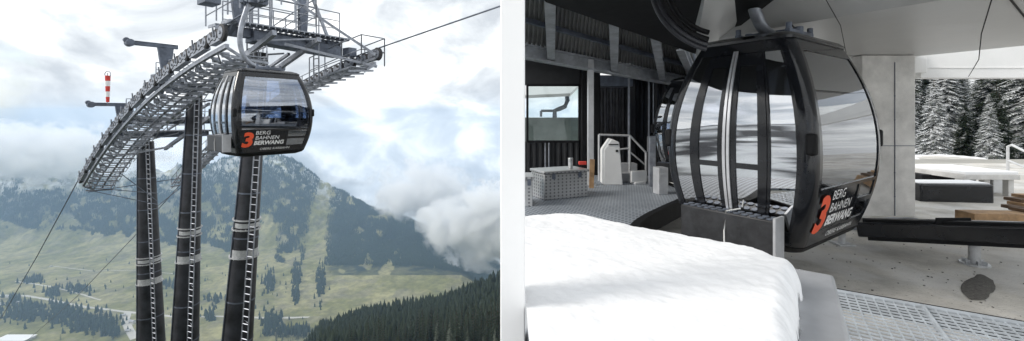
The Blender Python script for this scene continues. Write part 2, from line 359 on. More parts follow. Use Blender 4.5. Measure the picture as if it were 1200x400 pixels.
# roads and gravel in the valley: strips draped on the meadow
def strip(name, pts, w, m, zoff=.8):
    mb = MB(); P_ = []
    for k in range(len(pts) - 1):
        for t in np.linspace(0, 1, 7)[:-1]:
            P_.append((pts[k][0] * (1 - t) + pts[k + 1][0] * t, pts[k][1] * (1 - t) + pts[k + 1][1] * t))
    P_.append(pts[-1]); g = [ground_pt(*p) for p in P_]
    vs = []
    for k, c in enumerate(g):
        d = g[min(k + 1, len(g) - 1)] - g[max(k - 1, 0)]; d.z = 0; d.normalize(); s = Vector((-d.y, d.x, 0))
        for q in (-1, 1):
            p = c + s * q * w / 2; D = p.y; p.z = float(height(math.atan2(p.x, p.y), D)) + zoff; vs.append(p)
    mb.add(vs, [(2 * k, 2 * k + 1, 2 * k + 3, 2 * k + 2) for k in range(len(g) - 1)])
    return struct(mb.build(name, m))
M['road'] = mat('pale_road', (.50, .48, .43), .9, 0, .1, .02)
strip('road', [(-20, 346), (30, 347), (60, 352), (100, 360), (150, 366), (210, 372)], 13, M['road'])
strip('road', [(210, 372), (260, 371), (310, 373), (362, 372)], 12, M['road'])
strip('path', [(150, 366), (147, 376), (151, 386), (158, 397)], 22, M['road'])
strip('path', [(18, 330), (60, 336), (95, 345), (118, 352)], 6, M['road'])
strip('path', [(60, 312), (110, 318), (160, 317), (215, 322)], 5, M['road'])

# ------------------------------------------------------------ trees
def foliage_mat(name, c1, c2, snow=0., sc=1.2):
    m = bpy.data.materials.new(name); m.use_nodes = True; n = m.node_tree.nodes; l = m.node_tree.links; b = n['Principled BSDF']
    b.inputs['Roughness'].default_value = .9; b.inputs['Specular IOR Level'].default_value = .15
    t = n.new('ShaderNodeTexCoord'); a = n.new('ShaderNodeTexNoise'); a.inputs['Scale'].default_value = sc; a.inputs['Detail'].default_value = 6; l.new(t.outputs['Object'], a.inputs['Vector'])
    oi = n.new('ShaderNodeObjectInfo'); ad = n.new('ShaderNodeMath'); ad.operation = 'MULTIPLY_ADD'; ad.inputs[1].default_value = .55; l.new(oi.outputs['Random'], ad.inputs[0]); l.new(a.outputs['Fac'], ad.inputs[2])
    r = n.new('ShaderNodeValToRGB'); r.color_ramp.elements[0].position = .4; r.color_ramp.elements[1].position = .85; r.color_ramp.elements[0].color = (*c1, 1); r.color_ramp.elements[1].color = (*c2, 1)
    l.new(ad.outputs[0], r.inputs[0]); last = r.outputs[0]
    if snow:
        g = n.new('ShaderNodeNewGeometry'); sx = n.new('ShaderNodeSeparateXYZ'); l.new(g.outputs['Normal'], sx.inputs[0])
        a2 = n.new('ShaderNodeTexNoise'); a2.inputs['Scale'].default_value = 3.2; a2.inputs['Detail'].default_value = 5; l.new(t.outputs['Object'], a2.inputs['Vector'])
        a2.inputs['Scale'].default_value = 1.6
        m0 = n.new('ShaderNodeMath'); m0.operation = 'MULTIPLY'; m0.inputs[1].default_value = .8; l.new(sx.outputs['Z'], m0.inputs[0])
        ml = n.new('ShaderNodeMath'); ml.operation = 'MULTIPLY_ADD'; ml.inputs[1].default_value = .5; l.new(a2.outputs['Fac'], ml.inputs[0]); m3 = n.new('ShaderNodeMath'); m3.operation = 'MULTIPLY_ADD'; m3.inputs[1].default_value = .16; m3.inputs[2].default_value = -.165; l.new(oi.outputs['Random'], m3.inputs[0]); m4 = n.new('ShaderNodeMath'); l.new(m3.outputs[0], m4.inputs[0]); l.new(m0.outputs[0], m4.inputs[1]); l.new(m4.outputs[0], ml.inputs[2])
        r2 = n.new('ShaderNodeValToRGB'); r2.color_ramp.elements[0].position = .87; r2.color_ramp.elements[1].position = .95
        l.new(ml.outputs[0], r2.inputs[0]); mx = n.new('ShaderNodeMix'); mx.data_type = 'RGBA'; l.new(r2.outputs[0], mx.inputs['Factor']); l.new(last, mx.inputs['A']); mx.inputs['B'].default_value = (.82, .84, .86, 1); last = mx.outputs['Result']
    l.new(last, b.inputs['Base Color']); return m
M['fol_snow'] = foliage_mat('snowy_spruce_needles', (.018, .028, .018), (.05, .065, .04), 1)
M['fol'] = foliage_mat('spruce_needles', (.008, .014, .012), (.028, .038, .024))
M['fol_far'] = foliage_mat('far_spruce_needles', (.010, .019, .016), (.030, .045, .028), sc=.02)
M['fol_val'] = foliage_mat('valley_spruce_needles', (.014, .024, .016), (.034, .048, .028), sc=.1)
M['fol_frost'] = foliage_mat('frosted_needles', (.04, .05, .04), (.13, .15, .12))
M['bark'] = mat('bark', (.06, .045, .035), .9, 0, .3, 8)
def conifer_mesh(h, nw, nb, rad, seed, twigs=4, wid=.10):
    rd = random.Random(seed); vs = []; fs = []
    for k in range(nw):
        t = (k + .5) / nw; z0 = h * (.06 + .93 * t); Rr = h * rad * (1 - t) ** .85 + .12
        for q in range(nb if t < .8 else max(4, nb - 3)):
            a = rd.uniform(0, 2 * math.pi) if q % 3 == 0 else 2 * math.pi * (q + rd.uniform(-.4, .4)) / nb + k * 1.7
            L = Rr * rd.uniform(.7, 1.15); ca, sa = math.cos(a), math.sin(a); w = L * wid
            drop = rd.uniform(.25, .5) if t < .85 else rd.uniform(-.2, .2)
            pts = []
            for s in (0, .4, .75, 1.):
                r = L * s; z = z0 - drop * L * s ** 1.3 + .12 * L * max(0, s - .7)
                ww = w * (1, 1.1, .7, .08)[(0, .4, .75, 1.).index(s)]
                pts.append((r, z, ww))
            b0 = len(vs)
            for r, z, ww in pts:
                vs.append((r * ca - ww * sa, r * sa + ww * ca, z - ww * .5)); vs.append((r * ca, r * sa, z)); vs.append((r * ca + ww * sa, r * sa - ww * ca, z - ww * .5))
            for s in range(3):
                o = b0 + s * 3; fs += [(o, o + 1, o + 4, o + 3), (o + 1, o + 2, o + 5, o + 4)]
            for s in range(twigs):
                u = .3 + .6 * s / max(1, twigs - 1); r = L * u; z = z0 - drop * L * u ** 1.3
                for sg in (-1, 1):
                    tl = L * .42 * (1.15 - u) * rd.uniform(.7, 1.3) + .05; aa = a + sg * rd.uniform(.6, 1.1); o = len(vs)
                    c2, s2 = math.cos(aa), math.sin(aa); tw = tl * .22
                    vs += [(r * ca - tw * s2, r * sa + tw * c2, z), (r * ca + tw * s2, r * sa - tw * c2, z), (r * ca + tl * c2, r * sa + tl * s2, z - tl * .35)]
                    fs.append((o, o + 1, o + 2))
    return vs, fs
def conifer(name, label, m, h, nw, nb, rad, seed, twigs, group=None):
    t = thing(name, label, 'tree', group=group); mb = MB(); v, f = conifer_mesh(h, nw, nb, rad, seed, twigs); mb.add(v, f)
    mb.build('crown', m, t, smooth=False); MB().tube((0, 0, -1.), (0, 0, h * .96), h * .014 + .05, .02, 7).build('trunk', M['bark'], t); return t
# near snowy forest on the right: individual trees
protos = [conifer('spruce_tree', '', M['fol_snow'], 13, 62, 12, .17, s, 6) for s in (3, 4, 5)]
rd = random.Random(11); near_spots = []
for k in range(400):
    D = 24 + 40 * rd.random() ** 1.3; x = rd.uniform(1040, 1265)
    if rd.random() < .0: continue
    X = (x - 600) / FPX * D
    if all((X - a) ** 2 + (D - b_) ** 2 > (2.5 if D < 36 else 3.0) ** 2 for a, b_, _ in near_spots): near_spots.append((X, D, x))
    if len(near_spots) >= 60: break
near_spots.sort(key=lambda p: p[1])
used = [0, 0, 0]
for k, (X, D, x) in enumerate(near_spots):
    q = k % 3; o = protos[q] if not used[q] else copy_tree(protos[q]); used[q] = 1
    o.location = (X, D, float(height(math.atan2(X, D), D)) - .2); s = rd.uniform(.3, .95) if D < 34 else rd.uniform(.8, 1.3); o.scale = (s * rd.uniform(.9, 1.1), s, s); o.rotation_euler.z = rd.uniform(0, 6.28)
    if D < 33:
        o['label'] = 'snow-dusted spruce tree in the front row of the forest behind the snowy bank'; o['group'] = 'front row of snowy spruces right of the concrete column'
    else:
        o['label'] = 'snow-dusted spruce tree deeper in the forest behind the front row'; o['group'] = 'snowy spruces deeper in the forest'
# the spur below the lift: dark forest, 300 individuals, the rest one mass
sp = [conifer('spruce_tree', '', M['fol'], 17, 16, 8, .15, s, 2) for s in (21, 22, 23)]
usd = [0, 0, 0]; spots = []
k = 0
while len(spots) < 2600 and k < 60000:
    k += 1; x = rd.uniform(330, 640); D = 130 + 560 * rd.random() ** .8
    phi = math.atan((x - 600) / FPX); z = float(height(phi, D)); y = HOR - (z - EYE) / D * FPX
    if y > 425 or y < 300 or D > 640: continue
    if x < 372 and D < 500: continue
    spots.append((17 / D * 500, x, D, z, y))
inview = sorted([s for s in spots if s[1] < 589], key=lambda s: -s[0])
first = inview[:170]; rest = inview[170:] + [s for s in spots if s[1] >= 589]
for k, (_, x, D, z, y) in enumerate(first):
    q = k % 3; o = sp[q] if not usd[q] else copy_tree(sp[q]); usd[q] = 1
    o.location = ((x - 600) / FPX * D, D, z - .3); s = rd.uniform(.6, 1.6); w_ = s * rd.uniform(.8, 1.2); o.scale = (w_, w_, s); o.rotation_euler.z = rd.uniform(0, 6.28)
    if x > 500: o['label'] = 'dark tall spruce among the nearest trees at the lower right of the valley'; o['group'] = 'nearest dark spruces low on the spur'
    else: o['label'] = 'dark spruce on the left foot of the near wooded spur'; o['group'] = 'dark spruces at the foot of the spur'
def mass(name, pts, m, label, n=6, skirts=3):
    """many small conifers in one mesh: pts = (x, y, z, h)"""
    pts = np.array(pts); T = len(pts); ang = np.arange(n) / n * 2 * np.pi
    vs = []; fs = []; off = 0
    hh = pts[:, 3]; rot = rng.random(T) * 6.28
    for q in range(skirts):
        zb = hh * (q / skirts * .8 + .02); zt = hh * min(1, (q / skirts * .8 + .55)) if q < skirts - 1 else hh * 1.; rr = hh * .19 * (1 - q / skirts * .72) * (.8 + .4 * rng.random(T))
        a = ang[None, :] + rot[:, None] + q; jit = .7 + .6 * rng.random((T, n))
        ring = np.stack([pts[:, 0:1] + rr[:, None] * np.cos(a) * jit, pts[:, 1:2] + rr[:, None] * np.sin(a) * jit, np.broadcast_to((pts[:, 2] + zb)[:, None], a.shape)], -1)
        tip = np.stack([pts[:, 0], pts[:, 1], pts[:, 2] + zt], -1)[:, None, :]
        v = np.concatenate([ring, tip], 1).reshape(-1, 3); base = (np.arange(T) * (n + 1))[:, None] + off
        i = np.arange(n)[None, :]; f = np.stack([base + i, base + (i + 1) % n, base + n + 0 * i], -1).reshape(-1, 3)
        vs.append(v); fs.append(f); off += len(v)
    V = np.concatenate(vs); F = np.concatenate(fs); me = bpy.data.meshes.new(name)
    me.vertices.add(len(V)); me.vertices.foreach_set('co', V.ravel()); me.loops.add(F.size); me.loops.foreach_set('vertex_index', F.ravel().astype(np.int32))
    me.polygons.add(len(F)); me.polygons.foreach_set('loop_start', np.arange(0, F.size, 3, dtype=np.int32)); me.update(calc_edges=True); me.materials.append(m)
    o = bpy.data.objects.new(name, me); C.objects.link(o); o['kind'] = 'stuff'; o['label'] = label; return o
mass('spur_forest', [((x - 600) / FPX * D, D, z - .5, rd.uniform(12, 21)) for _, x, D, z, y in rest], M['fol'], 'dark spruce forest covering the near wooded spur', 7, 5)
# forests on the far mountain
pts = []
NT = 150000
xs = rng.uniform(-30, 592, NT); Dt = rng.uniform(2050, 3050, NT); ph = np.arctan((xs - 600) / FPX)
zt = height(ph, Dt); yt = HOR - (zt - EYE) / Dt * FPX
mk = forest_mask(xs, yt, Dt) * (.25 + 1.1 * vn2(xs * .25, yt * .3, 3)); keep = rng.random(NT) < np.clip(mk, 0, 1) * .7
mass('mountain_forest', np.stack([Dt * np.tan(ph), Dt, zt - 1, rng.uniform(11, 22, NT)], -1)[keep], M['fol_far'], 'conifer forest covering the flanks of the far mountain', 5, 2)
# groves on the valley floor
gro = [(30, 366, 26, 12, 110), (72, 362, 10, 9, 40), (108, 380, 30, 12, 130), (60, 346, 8, 3, 16), (92, 340, 22, 5, 30), (17, 352, 6, 5, 20), (38, 330, 14, 5, 26), (66, 343, 10, 3, 14), (78, 372, 25, 9, 60),
       (200, 335, 26, 4, 26), (250, 352, 18, 4, 22), (318, 378, 12, 10, 70), (340, 392, 26, 8, 90), (315, 330, 6, 14, 50), (347, 325, 5, 14, 60), (347, 346, 4, 8, 26), (376, 330, 5, 20, 60), (350, 389, 3, 3, 8), (246, 372, 6, 8, 16), (130, 392, 12, 5, 30)]
gp = []
for cx, cy, sx, sy, nn_ in gro:
    for _ in range(int(nn_ * 1.7)):
        x = cx + rd.gauss(0, .5) * sx; y = cy + rd.gauss(0, .5) * sy; p = ground_pt(x, y, 1190, 2600); gp.append((p.x, p.y, p.z - 1, rd.uniform(17, 31)))
for _ in range(170):
    p = ground_pt(rd.uniform(-10, 400), 305 + 90 * rd.random() ** .8, 1190, 2600); gp.append((p.x, p.y, p.z - 1, rd.uniform(9, 20)))
gp_sorted = sorted(gp, key=lambda p: p[1])
vp = [conifer('spruce_tree', 'dark spruce tree in a grove on the green valley floor', M['fol_val'], 18, 12, 7, .16, s, 1, 'spruces in groves on the valley floor') for s in (31, 32)]
uu = [0, 0]
for k, (X, Y, z, h) in enumerate(gp_sorted[:70]):
    q = k % 2; o = vp[q] if not uu[q] else copy_tree(vp[q]); uu[q] = 1; o.location = (X, Y, z); s = h / 18; o.scale = (s, s, s); o.rotation_euler.z = rd.uniform(0, 6.28)
mass('valley_groves', gp_sorted[70:], M['fol_val'], 'distant groves of dark conifers on the meadows', 6, 4)
# houses in the valley
hs = [(10, 349, 15, 9, 'pale farmhouse with a grey roof left of the spruce grove by the valley road', 'house'), (22, 355, 10, 7, 'small brown barn below the pale farmhouse', 'barn'), (3, 357, 13, 8, 'pale house at the left edge below the farmhouse', 'house'),
      (144, 371, 15, 9, 'house with pale roof beside the road behind the left pole', 'house'), (155, 379, 19, 11, 'large pale house between the first pole and the gravel yard', 'house'), (150, 389, 13, 9, 'small house near the bottom of the valley by the left pole', 'house'), (60, 313, 9, 6, 'tiny light hut alone on the upper meadow', 'hut')]
M['wallpale'] = mat('pale_render', (.6, .58, .54), .8); M['roofgrey'] = mat('grey_roof', (.36, .36, .37), .7); M['woodwall'] = mat('brown_boards', (.12, .075, .045), .8); M['pane'] = mat('window_pane', (.03, .035, .045), .15)
for x, y, w, dpt, lab, cat in hs:
    p = ground_pt(x, y); t = thing('house' if cat == 'house' else cat, lab, cat, p); yaw = rd.uniform(-.4, .4); h = w * .42
    MB().box(p + Vector((0, 0, h / 2 - .5)), (w, dpt, h + 1)).build('wall', M['woodwall'] if cat == 'barn' else M['wallpale'], t)
    mb = MB(); w2, d2 = w / 2 + .8, dpt / 2 + .8; z0 = p.z + h; z1 = z0 + dpt * .35
    vs = [(p.x - w2, p.y - d2, z0), (p.x + w2, p.y - d2, z0), (p.x + w2, p.y + d2, z0), (p.x - w2, p.y + d2, z0), (p.x - w2, p.y, z1), (p.x + w2, p.y, z1)]
    mb.add(vs, [(0, 1, 5, 4), (2, 3, 4, 5), (0, 4, 3), (1, 2, 5), (0, 3, 2, 1)]).build('roof', M['roofgrey'], t, smooth=False)
    for k in range(3): MB().box((p.x + (k - 1) * w * .28, p.y - dpt / 2 - .03, p.z + h * .55), (w * .1, .1, h * .3)).build('window', M['pane'], t)
    t.rotation_euler.z = yaw
# white flat roof / pond at the lower left corner and the gravel yard
p = ground_pt(18, 398); t = thing('flat_roofed_hall', 'long white-roofed hall at the lower left corner of the valley', 'hall', p)
MB().box(p + Vector((0, 0, 2.5)), (95, 36, 6)).build('wall', M['wallpale'], t); MB().box(p + Vector((0, 0, 6)), (98, 39, 1)).build('roof', M['white'], t)
# a few frosted spruces closest to the view, low at the right
fp = conifer('spruce_tree', 'frosted pale spruce standing close below at the lower right corner of the valley', M['fol_frost'], 20, 34, 9, .16, 41, 4, 'frosted spruces at the lower right corner of the valley')
for k, (x, D, h) in enumerate(((527, 150, 1.), (548, 132, .9), (566, 158, 1.15), (512, 190, .95), (580, 140, .8), (498, 210, .8), (538, 205, 1.1))):
    o = fp if k == 0 else copy_tree(fp); ph_ = math.atan((x - 600) / FPX); ztop = -(375 + 9 * (k % 3) - HOR) / FPX * D + EYE
    o.location = ((x - 600) / FPX * D, D, float(height(ph_, D)) - .3); hh_ = max(6., ztop - o.location.z) / 20; o.scale = (hh_, hh_, hh_); o.rotation_euler.z = k * 1.3

# ------------------------------------------------------------ lift line geometry
EZ = Vector((0, 0, EYE)); LD = Vector((.8137, -.5812, 0)); LN = Vector((.5812, .8137, 0)); UP = Vector((0, 0, 1))
A0 = Vector((-26.26, 26, -3.64)) + EZ; B0 = Vector((-9.46, 14, 2.94)) + EZ
def NL(t, n=0, z=0): return A0 + (B0 - A0) * t + UP * (4 * t * (1 - t) * 1.0 + z) + LN * n
tower = thing('lift_tower', 'grey and black cableway support tower on three tall poles with long sheave trains', 'lift tower', Vector((-16, 23, -14)))
def ladder(mb, p, q, w, side, step=.32):
    p, q = Vector(p), Vector(q); s = side * w / 2; L = (q - p).length
    mb.tube(p - s, q - s, .03, n=5); mb.tube(p + s, q + s, .03, n=5)
    k = 0.
    while k < L:
        c = p + (q - p) * (k / L); mb.tube(c - s, c + s, .02, n=4); k += step
poles = [((178, 425), (171, 166), 28.2, 1.6, .84, (304, 327)), ((216, 425), (229, 106), 23.4, 1.36, .66, (271, 301)), ((276, 425), (305, 62), 18.9, 1.3, .64, (262, 294))]
for (b, t, D, wb_, wt_, bands) in poles:
    p, q = W(b[0], b[1], D), W(t[0], t[1], D); dr = (q - p).normalized()
    low = p - dr * 2.5; pb = MB(); pb.tube(low, q, wb_ / 2 + .03, wt_ / 2, 28); po = pb.build('pole', M['pole'], tower)
    def rad(c): f = (c - low).length / (q - low).length; return (wb_ / 2 + .03) * (1 - f) + wt_ / 2 * f
    for k, y in enumerate(bands):
        c = p + (q - p) * ((b[1] - y) / (b[1] - t[1])); r = rad(c)
        fl = MB(); fl.tube(c - dr * (.16 if k else .1), c + dr * (.16 if k else .1), r + .012, r + .012, 28); fl.tube(c - dr * .22, c - dr * .17, r + .07, r + .07, 28)
        if not k: fl.tube(c + dr * .2, c + dr * .25, r + .07, r + .07, 28)
        for q_ in range(18):
            a_ = q_ * math.pi / 9; pv_ = c - dr * .195 + Vector((math.cos(a_), math.sin(a_), 0)) * (r + .05); fl.tube(pv_ - dr * .04, pv_ + dr * .04, .02, n=6)
        fl.build('flange', M['flange'], po)
    cdt = MB(); sd2 = Vector((-.55, -.83, 0)); cdt.tube(low + sd2 * (rad(low) + .03), q + sd2 * (rad(q) + .03), .03, n=6); cdt.build('conduit', M['galv_dark'], po)
    for f in (.12, .22, .33, .5, .62, .74, .86):
        c = low + (q - low) * f; r = rad(c); MB().tube(c - dr * .03, c + dr * .03, r + .02, r + .02, 28).build('seam_ring', M['galv_dark'], po)
    side = Vector((.93, -.36, 0)).normalized(); lo2 = low + side * .45 * 0; fr = Vector((.35, -.93, 0))
    lm = MB(); a_ = low + fr * (rad(low) * .5 + .12) + side * (rad(low) * .92); b_ = q + fr * (rad(q) * .5 + .12) + side * (rad(q) * .92); ladder(lm, a_, b_, .36, side)
    k = 0.
    for f in np.linspace(.05, .97, 9):
        c = a_ + (b_ - a_) * f; ax_ = low + (q - low) * f
        for s in (-.18, .18): lm.tube(c + side * s, ax_, .018, n=4)
    lm.build('ladder', M['galv'], tower)
# crossarms, portals, railings
def rail(mb, pts, h=1.1, mids=1, r=.026, posts=True):
    for k in range(len(pts) - 1):
        p, q = Vector(pts[k]), Vector(pts[k + 1])
        mb.tube(p + UP * h, q + UP * h, r, n=6)
        for m_ in range(mids): mb.tube(p + UP * h * (m_ + 1) / (mids + 1), q + UP * h * (m_ + 1) / (mids + 1), r * .8, n=5)
        n_ = max(1, round((q - p).length / 1.1))
        for i in range(n_ + 1): c = p + (q - p) * (i / n_); mb.tube(c, c + UP * h, r, n=6)
arms = [(.20, 1.3), (.10, 1.35), (.46, 1.0), (.86, .8)]
for t, dz in arms:
    a = NL(t, .9, dz); b = NL(t, 5.9, dz)
    g = MB(); g.bar(a, b, .36, .30); g.bar(a + UP * .16, b + UP * .16, .5, .03); g.bar(a - UP * .16, b - UP * .16, .5, .03)
    for k in range(9): c = a + (b - a) * (k / 8); g.bar(c - LD * .25, c + LD * .25, .05, .32)
    g.build('crossarm', M['galv_dark'], tower)
    pl = MB()
    for s in (-1, 1):
        pl.bar(a + LD * .62 * s + UP * .25, b + LD * .62 * s + UP * .25, .7, .05)
        for k in range(22): c = a + (b - a) * (k / 21) + LD * .62 * s + UP * .2; pl.bar(c - LD * .35, c + LD * .35, .04, .1)
    pl.build('work_platform', M['galv'], tower)
    rl = MB()
    for s in (-1, 1): rail(rl, [a + LN * .5 + LD * .97 * s + UP * .25, b - LN * .5 + LD * .97 * s + UP * .25], 1.1, 2)
    rl.build('platform_railing', M['galv'], tower)
for t, n0, sg, hh in ((.135, 1.3, -1, 2.9), (.50, 1.3, -1, 2.75), (.90, 1.2, -1, 3.1), (.86, 4.2, 1, 4.0), (.46, 4.7, 1, 2.5)):
    base = NL(t, n0, 1.0); top = NL(t, n0, hh); tip = NL(t, n0 + sg * (1.35 if n0 < 4 else 2.6), hh)
    g = MB(); g.bar(top - LN * sg * .5, tip, .16, .16); g.bar(top - LN * sg * .5 + UP * .09, tip + UP * .09, .22, .02); g.bar(top - LN * sg * .5 - UP * .09, tip - UP * .09, .22, .02)
    w = LD * .09
    v = [base - LN * .10, base + LN * .16, top + LN * .32 - UP * .08, top - LN * .32 - UP * .08]
    g.add([p - w for p in v] + [p + w for p in v], [(3, 2, 1, 0), (4, 5, 6, 7), (0, 1, 5, 4), (1, 2, 6, 5), (2, 3, 7, 6), (3, 0, 4, 7)])
    g.tube(tip - LD * .2 - UP * .02, tip + LD * .2 - UP * .02, .17, n=14); g.tube(tip - LD * .08 + LN * sg * .12 + UP * .1, tip + LD * .08 + LN * sg * .12 + UP * .1, .12, n=10)
    g.bar(NL(t + .03, n0, .6), base, .14); g.bar(NL(t - .03, n0, .6), base, .14)
    g.build('lifting_frame', M['galv_dark'], tower, bevel=.01)
# sheave trains
wheel_me = {}
def wheel_obj(parent, c, r):
    t_ = MB(); t_.tube(-LN * .05, LN * .05, r, n=20); t_.tube(-LN * .075, -LN * .05, r * .8, r, n=20, cap=True); t_.tube(LN * .05, LN * .075, r, r * .8, n=20)
    o = None
    key = round(r, 3)
    if key not in wheel_me:
        me = t_.build('sheave', M['rubber']); bpy.data.objects.remove(me); m2 = bpy.data.meshes[-1] if False else None
        t2 = MB(); t2.v = t_.v; t2.f = t_.f
        wheel_me[key] = bpy.data.meshes.new('sheave'); w = wheel_me[key]
        hub = MB(); hub.tube(-LN * .085, LN * .085, r * .70, n=16); hub.tube(-LN * .12, LN * .12, r * .22, n=10)
        vs = t_.v + hub.v; fs = t_.f + [tuple(len(t_.v) + i for i in f) for f in hub.f]
        w.from_pydata(vs, [], fs); w.materials.append(M['rubber']); w.materials.append(M['galv'])
        for i, p_ in enumerate(w.polygons): p_.material_index = 0 if i < len(t_.f) else 1
        w.shade_smooth(); w.set_sharp_from_angle(angle=R(35))
    o = bpy.data.objects.new('sheave', wheel_me[key]); C.objects.link(o); o.parent = parent
    q = parent; off = Vector((0, 0, 0))
    while q: off += q.location; q = q.parent
    o.location = Vector(c) - off; return o
def train(n0, sidein, t0, t1, cw):
    tr = MB(); L = 21.7 * (t1 - t0); cnt = int(L / .47); cs = []
    for k in range(cnt + 1): cs.append(t0 + (t1 - t0) * k / cnt)
    for k in range(0, cnt, 2):
        a, b = NL(cs[k], n0, -.23), NL(cs[min(k + 1, cnt)], n0, -.23)
        for s in (-1, 1): tr.bar(a + LN * s * .10 - UP * .06, b + LN * s * .10 - UP * .06, .03, .09)
    for k in range(0, cnt, 4):
        a, b = NL(cs[k], n0, -.42), NL(cs[min(k + 3, cnt)], n0, -.42); tr.bar(a, b, .2, .12)
        tr.bar(a, a + UP * .2, .1); tr.bar(b, b + UP * .2, .1)
    seg = 14
    for k in range(seg): tr.bar(NL(t0 + (t1 - t0) * k / seg, n0 + sidein * .1, -.66), NL(t0 + (t1 - t0) * (k + 1) / seg, n0 + sidein * .1, -.66), .12, .14)
    for k in range(1, cnt, 4):   # rope catchers on brackets
        c = NL(cs[k], n0, 0); tr.bar(c + LN * -sidein * .14 - UP * .3, c + LN * -sidein * .16 + UP * .06, .05, .03)
    to = tr.build('sheave_train', M['galv'], tower)
    for k in range(cnt + 1): wheel_obj(to, NL(cs[k], n0 - sidein * .03, -.24), .225 if k not in (0, cnt) else .29)
    # catwalk with channels, cross bars and hoops
    m_ = MB(); c0, c1 = (.55, 1.35)
    for k in range(seg):
        ta, tb = t0 + (t1 - t0) * k / seg, t0 + (t1 - t0) * (k + 1) / seg
        for w_ in (c0, c1): m_.bar(NL(ta, n0 + sidein * w_, -.95), NL(tb, n0 + sidein * w_, -.95), .05, .08)
        m_.bar(NL(ta, n0 + sidein * .95, -.9), NL(tb, n0 + sidein * .95, -.9), .10, .03)
    for k in range(26):
        ta, tb = t0 + (t1 - t0) * k / 26, t0 + (t1 - t0) * (k + 1) / 26
        m_.tube(NL(ta, n0 + sidein * (.1 if k % 2 else c0), -.7 if k % 2 else -1.), NL(tb, n0 + sidein * (c0 if k % 2 else .1), -1. if k % 2 else -.7), .025, n=5)
        m_.bar(NL(ta, n0 + sidein * .32, -.78), NL(ta + .008, n0 + sidein * .32, -.78), .2, .16)
        m_.tube(NL(ta, n0 + sidein * c1, -1.25), NL(tb, n0 + sidein * c1, -.95 if k % 2 else -1.25), .018, n=5)
    nst = int(L / .36)
    for k in range(nst + 1):
        t = t0 + (t1 - t0) * k / nst
        m_.bar(NL(t, n0 + sidein * c0, -.92), NL(t, n0 + sidein * c1, -.92), .17, .03, up=(0, 0, 1))
        if k % 2 == 0: m_.bar(NL(t, n0 + sidein * .1, -.72), NL(t, n0 + sidein * c0, -.98), .07, .09); m_.bar(NL(t, n0 + sidein * .2, -1.0), NL(t, n0 + sidein * 1.4, -1.1), .06, .08)
        if k % 3 == 0: m_.tube(NL(t, n0 + sidein * c1, -.95), NL(t, n0 + sidein * c1, -.5), .02, n=5)
    for k in range(seg): m_.tube(NL(t0 + (t1 - t0) * k / seg, n0 + sidein * c1, -.5), NL(t0 + (t1 - t0) * (k + 1) / seg, n0 + sidein * c1, -.5), .018, n=5)
    m_.build('catwalk', M['galv'], tower)
train(0, 1, 0., 1.0, 1); train(6, -1, -.03, 1.0, 1)
for pts, h_, mi in (([NL(.80, 5.2, -.75), NL(.93, 5.2, -.75), NL(1.0, 5.2, -.75), NL(1.0, 6.4, -.75), NL(.93, 6.4, -.75)], 1.25, 1), ([NL(.70, 4.0, 1.05), NL(.86, 4.0, 1.05), NL(.93, 4.0, 1.05), NL(.93, 2.2, 1.05)], 1.15, 2),
        ([NL(.80, .9, 1.3), NL(1.0, .9, 1.0), NL(1.02, 2.6, 1.0)], 1.25, 2)):
    r_ = MB(); rail(r_, pts, h_, mi, .028); r_.build('railing', M['galv'], tower)
# top frame, diagonal braces, tie cables
br = MB()
for (t, n1_, z1_), (t2, n2_, z2_) in (((.12, 2.4, 1.5), (.44, 2.4, -.2)), ((.12, 3.6, 1.5), (.44, 3.6, .4)), ((.50, 2.4, .2), (.84, 2.2, .3)), ((.5, 3.8, .2), (.84, 3.8, .3)), ((.10, .3, 0), (.26, 3., -.7)), ((.9, 3, .3), (1., 6, -.8)), ((.86, 3., 2.9), (1.02, 5.6, -.4)), ((.86, 5.6, .7), (.86, 4.2, 3.9))):
    br.bar(NL(t, n1_, z1_), NL(t2, n2_, z2_), .11)
for n_ in (2.1, 3.9): br.bar(NL(.04, n_, .95), NL(.95, n_, .35), .16, .2)
for k in range(7): br.bar(NL(.1 + k * .13, 2.1, .9 - k * .08), NL(.16 + k * .13, 3.9, .9 - k * .08), .07)
# portal ladder and frame behind the cabin
br.bar(NL(.8, 2.6, .8), NL(.8, 2.6, 4.2), .1); br.bar(NL(.8, 3.4, .8), NL(.8, 3.4, 4.2), .1); br.bar(NL(.82, 1.0, 4.0), NL(.86, 6.8, 4.05), .14, .2)
br.build('brace', M['galv'], tower)
lm = MB(); ladder(lm, NL(.84, 2.3, -1.6), NL(.84, 2.3, 3.9), .42, LD * .6 + LN * .8); ladder(lm, NL(.88, 4.6, -1.0), NL(.88, 4.6, 1.2), .42, LD); lm.build('ladder', M['galv'], tower)
mg = MB(); mg.bar(NL(.86, 2.0, .7), NL(.86, 5.9, .5), .75, .5); mg.build('machine_beam', M['galv_dark'], tower, bevel=.03)
for c_, d_ in ((NL(.03, 1.2, 1.7), (.8, .55, .5)), (NL(.47, 1.2, 1.35), (.6, .5, .45)), (NL(.90, .3, 1.55), (.75, .5, .4)), (NL(.93, 5.6, .1), (.5, .4, .4))): MB().box(c_, d_, R(-35)).build('junction_box', M['galv_dark'], tower, bevel=.02)
tie = MB()
for a, b in (((.0, .6, -.9), (.13, 3., -2.6)), ((.0, .6, -1.1), (.13, 3., -3.3)), ((.13, 1.2, -1.1), (.13, 3., -3.1)), ((.1, 5.6, -1.2), (.13, 3, -3.4))): tie.tube(NL(*a), NL(*b), .025, n=5)
tie.tube(NL(.0, .3, -1.1), NL(.03, 5.6, -1.0), .025, n=5)
tie.build('tie_cable', M['galv_dark'], tower)
